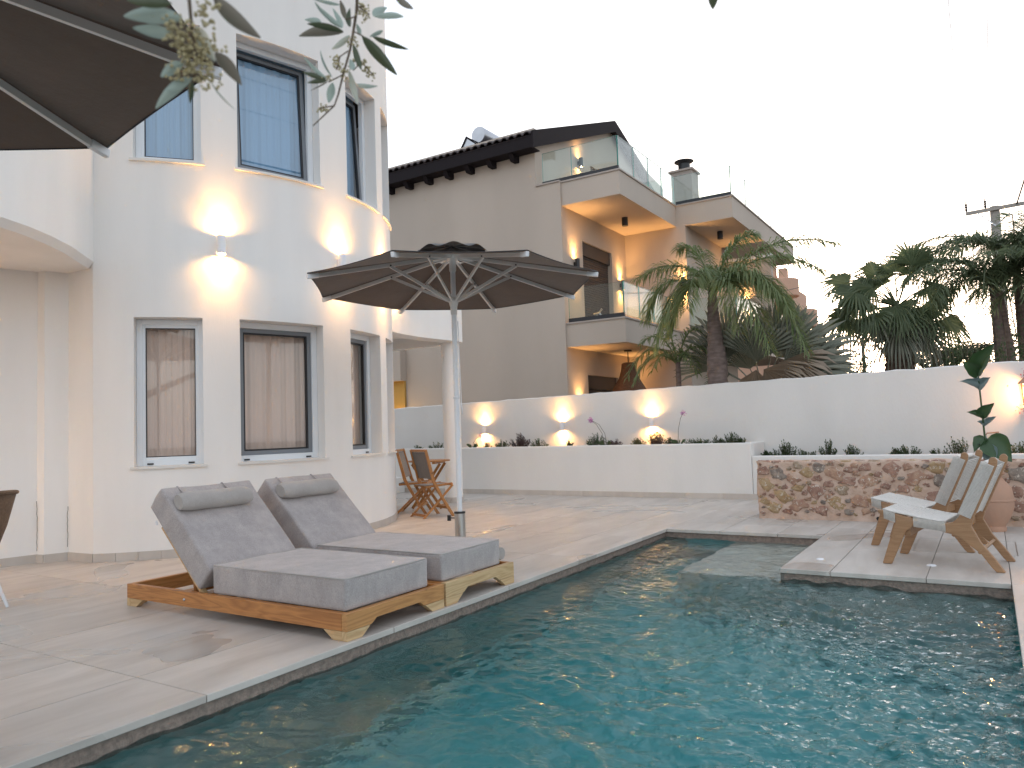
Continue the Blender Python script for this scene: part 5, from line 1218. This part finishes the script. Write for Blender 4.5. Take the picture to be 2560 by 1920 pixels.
for i, (x, n, h, w, mt, lab) in enumerate(((-9.85,8,.10,.12,'shrub','tiny shrub at the far left end of the upper planter beside the tower'),(-9.35,12,.14,.20,'shrub','small shrub in the upper planter left of the white column'),(-8.15,8,.12,.10,'shrub','small shrub right of the pole of the open parasol in the planter'),
    (-7.80,16,.15,.17,'shrub','low green shrub left of the purple sage under the leftmost wall lamp'),(-7.40,34,.26,.19,'purple','dark purple sage between the left and middle garden wall lamps'),(-6.98,16,.17,.17,'shrub','green shrub right of the left purple sage'),(-6.38,7,.12,.08,'shrub','tiny yellowish sprig lit under the middle garden wall lamp'),
    (-5.82,26,.23,.20,'shrub','bushy green shrub right of the middle garden wall lamp'),(-5.48,12,.13,.15,'purple','low dull shrub beside the tall pink flower stem'),(-5.06,12,.14,.14,'shrub','small shrub left of the second purple sage'),(-4.88-.15,8,.12,.1,'shrub','tiny shrub touching the second purple sage'),
    (-4.62-.1,26,.25,.14,'purple','small purple sage left of the rightmost garden wall lamp'),(-4.40-.1,12,.15,.12,'shrub','yellow green shrub lit under the rightmost garden wall lamp'),(-3.98,18,.13,.24,'shrub','low spreading green shrub right of the rightmost lamp and its flower'),(-3.70,8,.15,.07,'shrub','thin upright sprig in the upper planter'),(-3.50+.03,22,.20,.17,'shrub','bushy shrub near the right end of the upper planter'),(-3.32,10,.13,.08,'shrub','small shrub in the corner at the right end of the upper planter'))):
    rosette((x,12.02,PU), lab, n, h, w, 600+i, mt)
for i, (x, n, h, w, lab) in enumerate(((-2.80,16,.12,.20,'low creeping shrub at the step of the planter wall'),(-2.62,24,.27,.12,'tallest shrub of the lower planter behind the left end of the stone wall'),(-2.40,12,.12,.20,'trailing shrub right of the tallest one in the lower planter'),(-2.05,20,.24,.13,'second shrub from the left in the lower planter, with upright shoots'),(-1.70,14,.17,.13,'rounded small shrub in the middle of the lower planter'),(-1.15,10,.12,.08,'tiny shrub left of the broad one in the lower planter'),
    (-.98,20,.17,.17,'broad low shrub left of the rope chairs in the lower planter'),(-.62,8,.11,.10,'tiny sprig between two shrubs in the lower planter'),(-.38,16,.26,.15,'shrub with loose tall shoots just left of the rear rope chair back'),(.30,26,.17,.26,'broad shrub right of the leafy plant in the lower planter'),(-3.0+.06,8,.11,.05,'tiny shrub in the corner right of the planter step'))):
    rosette((x,12.0,PL), lab, n, h, w, 700+i)
def agap(x, bend, h, lab, seed, two=False):
    t = thing('pink_flower', lab, 'flower', (x,11.98,PU), 0, 'pink flowers in the planter'); rnd = random.Random(seed); g_ = MB()
    for _ in range(12):
        a = rnd.uniform(0,2*pi); g_.add([(0,0,0),(.012,0,0),(.08*cos(a)+.006,.05*sin(a),.12),(.14*cos(a),.09*sin(a),.08+.06*rnd.random())], [(0,1,2,3)])
    ob('grass_tuft', g_, M['shrub'], t, fix=False)
    for q in ([0, .05] if two else [0]):
        P = [V(q,0,0), V(q+bend*.15,0,h*.5), V(q+bend*.55,0,h*.82), V(bend+q*.6,0,h-q*.3)]; ob('stalk', MB().tube(P, .004, 5), M['twig'], t); blossoms('blossom', P[-1], 34, .022, .014, 'pink', t)
agap(-8.47,.20,.27,'pink flower leaning over below the leftmost garden wall lamp',1); agap(-5.66,-.26,.50,'pair of tall bending pink flower stems between the middle and right lamps',2,True); agap(-4.34,.11,.56,'tall single pink flower stem right of the rightmost garden wall lamp',3)
# ------------------------------------------------------------------ olive branches close to the lens
B2= [([-0.8908, 0.9179, 1.8829], [-0.913, 0.8576, 1.8768], 0.0094, 0), ([-0.891, 0.9181, 1.8824], [-0.949, 0.8725, 1.8735], 0.0141, 1), ([-0.8846, 0.9271, 1.8785], [-0.906, 0.9054, 1.8514], 0.0079, 2), ([-0.8696, 0.9412, 1.8785], [-0.8499, 1.0069, 1.8298], 0.0165, 0), ([-0.8564, 0.9534, 1.8782], [-0.8224, 1.008, 1.8683], 0.0086, 0), ([-0.8606, 0.9498, 1.878], [-0.8152, 0.932, 1.8673], 0.0057, 3), ([-0.8436, 0.9445, 1.9062], [-0.7789, 0.9431, 1.8838], 0.0094, 3), ([-0.8453, 0.9422, 1.9072], [-0.8417, 0.9755, 1.9359], 0.0113, 3), ([-0.8853, 0.9353, 1.8663], [-0.8732, 0.9412, 1.8204], 0.0086, 0), ([-0.904, 0.9435, 1.8286], [-0.893, 0.9514, 1.7688], 0.0094, 2), ([-0.9016, 0.9586, 1.8088], [-0.9047, 1.0173, 1.8287], 0.0066, 3), ([-0.9306, 0.9303, 1.8091], [-0.9437, 0.9326, 1.7776], 0.0119, 3), ([-0.9364, 0.9225, 1.8122], [-0.9835, 0.9214, 1.8204], 0.0071, 0), ([-0.9348, 0.9248, 1.8111], [-0.9597, 0.9063, 1.7943], 0.0025, 1), ([-0.9361, 0.9204, 1.8157], [-0.9605, 0.8934, 1.8498], 0.0057, 3), ([-0.9281, 0.928, 1.8164], [-0.9061, 0.8791, 1.8391], 0.0031, 3), ([-0.8898, 0.9152, 1.8879], [-0.9158, 0.8849, 1.9212], 0.0071, 3), ([-0.8894, 0.9148, 1.889], [-0.9138, 0.917, 1.9312], 0.0071, 3), ([-0.882, 0.9134, 1.9003], [-0.8791, 0.8997, 1.9258], 0.0079, 1), ([-0.8803, 0.923, 1.8897], [-0.8846, 0.9285, 1.9269], 0.0079, 0), ([-0.8804, 0.9008, 1.9182], [-0.9217, 0.876, 1.9318], 0.0047, 3), ([-0.8997, 0.9004, 1.8945], [-0.8816, 0.8448, 1.8978], 0.0047, 3), ([-0.9125, 0.8884, 1.8932], [-0.947, 0.8842, 1.9067], 0.0079, 3), ([-0.8708, 0.9386, 1.8806], [-0.8758, 0.9344, 1.8992], 0.0063, 3), ([-0.8071, 0.9539, 1.9357], [-0.7781, 0.9684, 1.9086], 0.0094, 1), ([-0.8971, 0.9389, 1.8452], [-0.8693, 0.9171, 1.8098], 0.0086, 3), ([-0.9365, 0.9208, 1.8145], [-0.9857, 0.9124, 1.8369], 0.0079, 0)]
B1= [([-0.7657, 0.527, 1.6884], [-0.8006, 0.477, 1.6791], 0.0156, 3), ([-0.7784, 0.5238, 1.6715], [-0.8149, 0.4964, 1.6786], 0.0125, 3), ([-0.7353, 0.5463, 1.7133], [-0.7378, 0.6154, 1.6939], 0.0151, 1), ([-0.7569, 0.564, 1.6599], [-0.7623, 0.6055, 1.6371], 0.013, 1), ([-0.7595, 0.5416, 1.682], [-0.7848, 0.5847, 1.6653], 0.014, 2), ([-0.7823, 0.5403, 1.6456], [-0.7969, 0.5196, 1.6242], 0.011, 3), ([-0.7845, 0.549, 1.6309], [-0.8373, 0.5385, 1.6032], 0.011, 3), ([-0.7833, 0.5506, 1.6311], [-0.8027, 0.5279, 1.6125], 0.0085, 3), ([-0.7847, 0.5515, 1.6274], [-0.8204, 0.5737, 1.618], 0.0065, 0), ([-0.7713, 0.5667, 1.6317], [-0.7856, 0.6152, 1.6141], 0.0018, 2), ([-0.7669, 0.5141, 1.7001], [-0.7695, 0.4616, 1.6803], 0.0115, 0)]
S2= [[-0.8387, 0.8996, 1.968], [-0.8557, 0.9162, 1.9286], [-0.8642, 0.9226, 1.9102], [-0.8792, 0.9295, 1.8822], [-0.8928, 0.9349, 1.8568], [-0.9128, 0.9385, 1.8234], [-0.9292, 0.9422, 1.7927], [-0.94, 0.9425, 1.775], [-0.9757, 0.9256, 1.7422]]
T2= [[[-0.8949, 0.933, 1.8567], [-0.908, 0.9265, 1.8478], [-0.9189, 0.929, 1.8287]], [[-0.8988, 0.9482, 1.829], [-0.8842, 0.9535, 1.8415], [-0.8743, 0.9752, 1.8222]], [[-0.9132, 0.9388, 1.8222], [-0.9352, 0.9251, 1.8099]], [[-0.94, 0.9425, 1.775], [-0.9592, 0.9261, 1.7698]], [[-0.8603, 0.9188, 1.9199], [-0.849, 0.9383, 1.9081]], [[-0.8664, 0.9248, 1.9047], [-0.8824, 0.9138, 1.8992]], [[-0.8784, 0.9287, 1.8844], [-0.8686, 0.9421, 1.8786]]]
G2= [[-0.9121, 0.9227, 1.8474], [-0.9166, 0.9232, 1.8403], [-0.9176, 0.9278, 1.8322], [-0.9114, 0.9296, 1.8384], [-0.9122, 0.936, 1.828], [-0.8907, 0.9462, 1.8434], [-0.88, 0.9572, 1.8418], [-0.8838, 0.957, 1.8369], [-0.8816, 0.9627, 1.8312], [-0.879, 0.968, 1.8267], [-0.8754, 0.9742, 1.8222], [-0.8597, 0.9258, 1.9116], [-0.8569, 0.9307, 1.9086], [-0.8501, 0.9317, 1.9154], [-0.8566, 0.9342, 1.9043], [-0.9075, 0.9411, 1.8272], [-0.911, 0.9424, 1.82], [-0.9592, 0.9261, 1.7698], [-0.9537, 0.9323, 1.7691], [-0.8895, 0.9299, 1.8682], [-0.8807, 0.9386, 1.8678], [-0.9331, 0.9233, 1.8159], [-0.855, 0.925, 1.9182], [-0.8843, 0.9306, 1.8741]]
S1= [[-0.7416, 0.519, 1.7322], [-0.7523, 0.5262, 1.7095], [-0.7632, 0.5371, 1.6812], [-0.7723, 0.5467, 1.6552], [-0.7827, 0.5526, 1.6295]]
G1= [[-0.7744, 0.519, 1.6832], [-0.7769, 0.5229, 1.6749], [-0.7774, 0.5278, 1.6686], [-0.7716, 0.5309, 1.6746], [-0.774, 0.5349, 1.6662], [-0.7793, 0.5337, 1.6585], [-0.7737, 0.5394, 1.6614], [-0.7734, 0.5439, 1.6566], [-0.7653, 0.5456, 1.6681], [-0.7677, 0.5496, 1.6594], [-0.7625, 0.5532, 1.6638], [-0.768, 0.5547, 1.6528], [-0.777, 0.5463, 1.6476], [-0.7793, 0.5407, 1.6504], [-0.7741, 0.554, 1.6432], [-0.7676, 0.5592, 1.6478], [-0.7678, 0.5643, 1.641], [-0.7812, 0.5492, 1.6366], [-0.7788, 0.5548, 1.6337], [-0.7764, 0.5604, 1.6308], [-0.7934, 0.5335, 1.634], [-0.7912, 0.5391, 1.6312], [-0.7701, 0.5708, 1.6285], [-0.7492, 0.5441, 1.6951], [-0.7496, 0.5492, 1.6888], [-0.7403, 0.5474, 1.7047], [-0.7503, 0.54, 1.698], [-0.7527, 0.5635, 1.6674], [-0.7823, 0.5451, 1.6398], [-0.7817, 0.5237, 1.666], [-0.7691, 0.527, 1.683], [-0.7629, 0.5416, 1.6766]]
OM = {0:'olive_top',1:'olive_brown',2:'olive_under',3:'olive_pale'}
def oleaf(b, t, w, k, parent, seed):
    w *= 1.22
    b, t = Vector(b), Vector(t); rnd = random.Random(seed); d = (t-b); L_ = d.length; d.normalize(); view = ((b+t)/2-Vector((0,0,1.2))).normalized()
    s = d.cross(view).normalized(); n = s.cross(d)*(1 if rnd.random() < .5 else -1); s = (s+n*rnd.uniform(-.35,.35)).normalized(); n = s.cross(d); mb = MB(); m_ = 9; cv = rnd.uniform(-.06,.06)*L_
    for i in range(m_+1):
        u = i/m_; ww = w/2*max(.03, sin(pi*(u**.85*.96+.02))**.8); c = b+d*L_*u+s*cv*4*u*(1-u)+n*(.05*L_*sin(pi*u))
        for v in (-1,-.5,0,.5,1): mb.v.append(tuple(c+s*ww*v+n*(abs(v)**1.5*ww*.35)))
    for i in range(m_):
        for j in range(4): q = i*5+j; mb.f.append((q, q+1, q+6, q+5))
    me = mb.mesh('leaf', False); o = ob('leaf', me, M[OM[k]], parent, smooth='all', fix=False); return o
OT = thing('olive_tree', 'olive tree overhead whose hanging leafy twigs reach into the top left of the picture', 'tree')
ob('trunk', MB().tube([(-2.1,-2.0,.0),(-2.0,-1.95,.7),(-2.05,-1.8,1.4),(-1.85,-1.5,2.1)], [.16,.13,.12,.09], 12), M['timber'], OT, smooth=True)
ob('limb', MB().tube([(-1.85,-1.5,2.08),(-1.4,-.6,2.5),(-.95,.1,2.66),(-.78,.7,2.72),(-.55,1.1,2.66),(-.42,1.2,2.5)], [.075,.05,.035,.022,.014,.008], 10), M['twig'], OT, smooth=True)
def branch(lab, top, S_, T_, B_, G_, r, gr, seed):
    S_ = [Vector(q) for q in top]+[Vector(q) for q in S_]
    t = ob('branch', MB().tube(S_, [r*(1.3-.9*i/(len(S_)-1)) for i in range(len(S_))], 7), M['twig'], OT, smooth=True, label=lab)
    for q in T_: ob('twig', MB().tube(q, r*.42, 6), M['twig'], t, smooth=True)
    for i, (b, tt, w, k) in enumerate(B_): oleaf(b, tt, w, k, t, seed+i)
    rnd = random.Random(seed); k = 0
    if G_:
        g_ = MB()
        for c in G_:
            for _ in range(11): g_.ball(Vector(c)+V(rnd.gauss(0,1),rnd.gauss(0,1),rnd.gauss(0,1))*gr*1.6, gr*rnd.uniform(.5,.9), 6, 4)
        ob('buds', g_, M['bud'], t, smooth='all', kind='stuff')
    for q0, q1 in zip(top[:-1], top[1:]):          # leaves on the upper part, above the frame
        for j in range(4):
            p = Vector(q0).lerp(Vector(q1), (j+.5)/4); a = rnd.uniform(0, 6.28)
            oleaf(p, p+V(.05*cos(a), .05*sin(a), .03+.02*rnd.random()), .010, rnd.choice((0,2,3)), t, seed+500+k); k += 1
branch('blurred twig full of pale buds in front of the overhead parasol', [(-.93,.12,2.64),(-.85,.25,2.35),(-.74,.42,1.98)], S1, [], B1, G1, .0028, .0030, 1000)
branch('twig with long leaves hanging over the upper tower windows', [(-.79,.68,2.70),(-.84,.76,2.45),(-.83,.86,2.15)], S2, T2, B2, G2, .0028, .0024, 2000)
branch('single leaf tip poking in at the top edge against the sky', [(-.42,1.2,2.48),(-.36,1.18,2.2)], [(-.345,1.24,2.0),(-.350,1.256,1.947)], [], [([-.351,1.2577,1.945],[-.362,1.2709,1.9107],.015,0)], [], .002, .002, 3000)
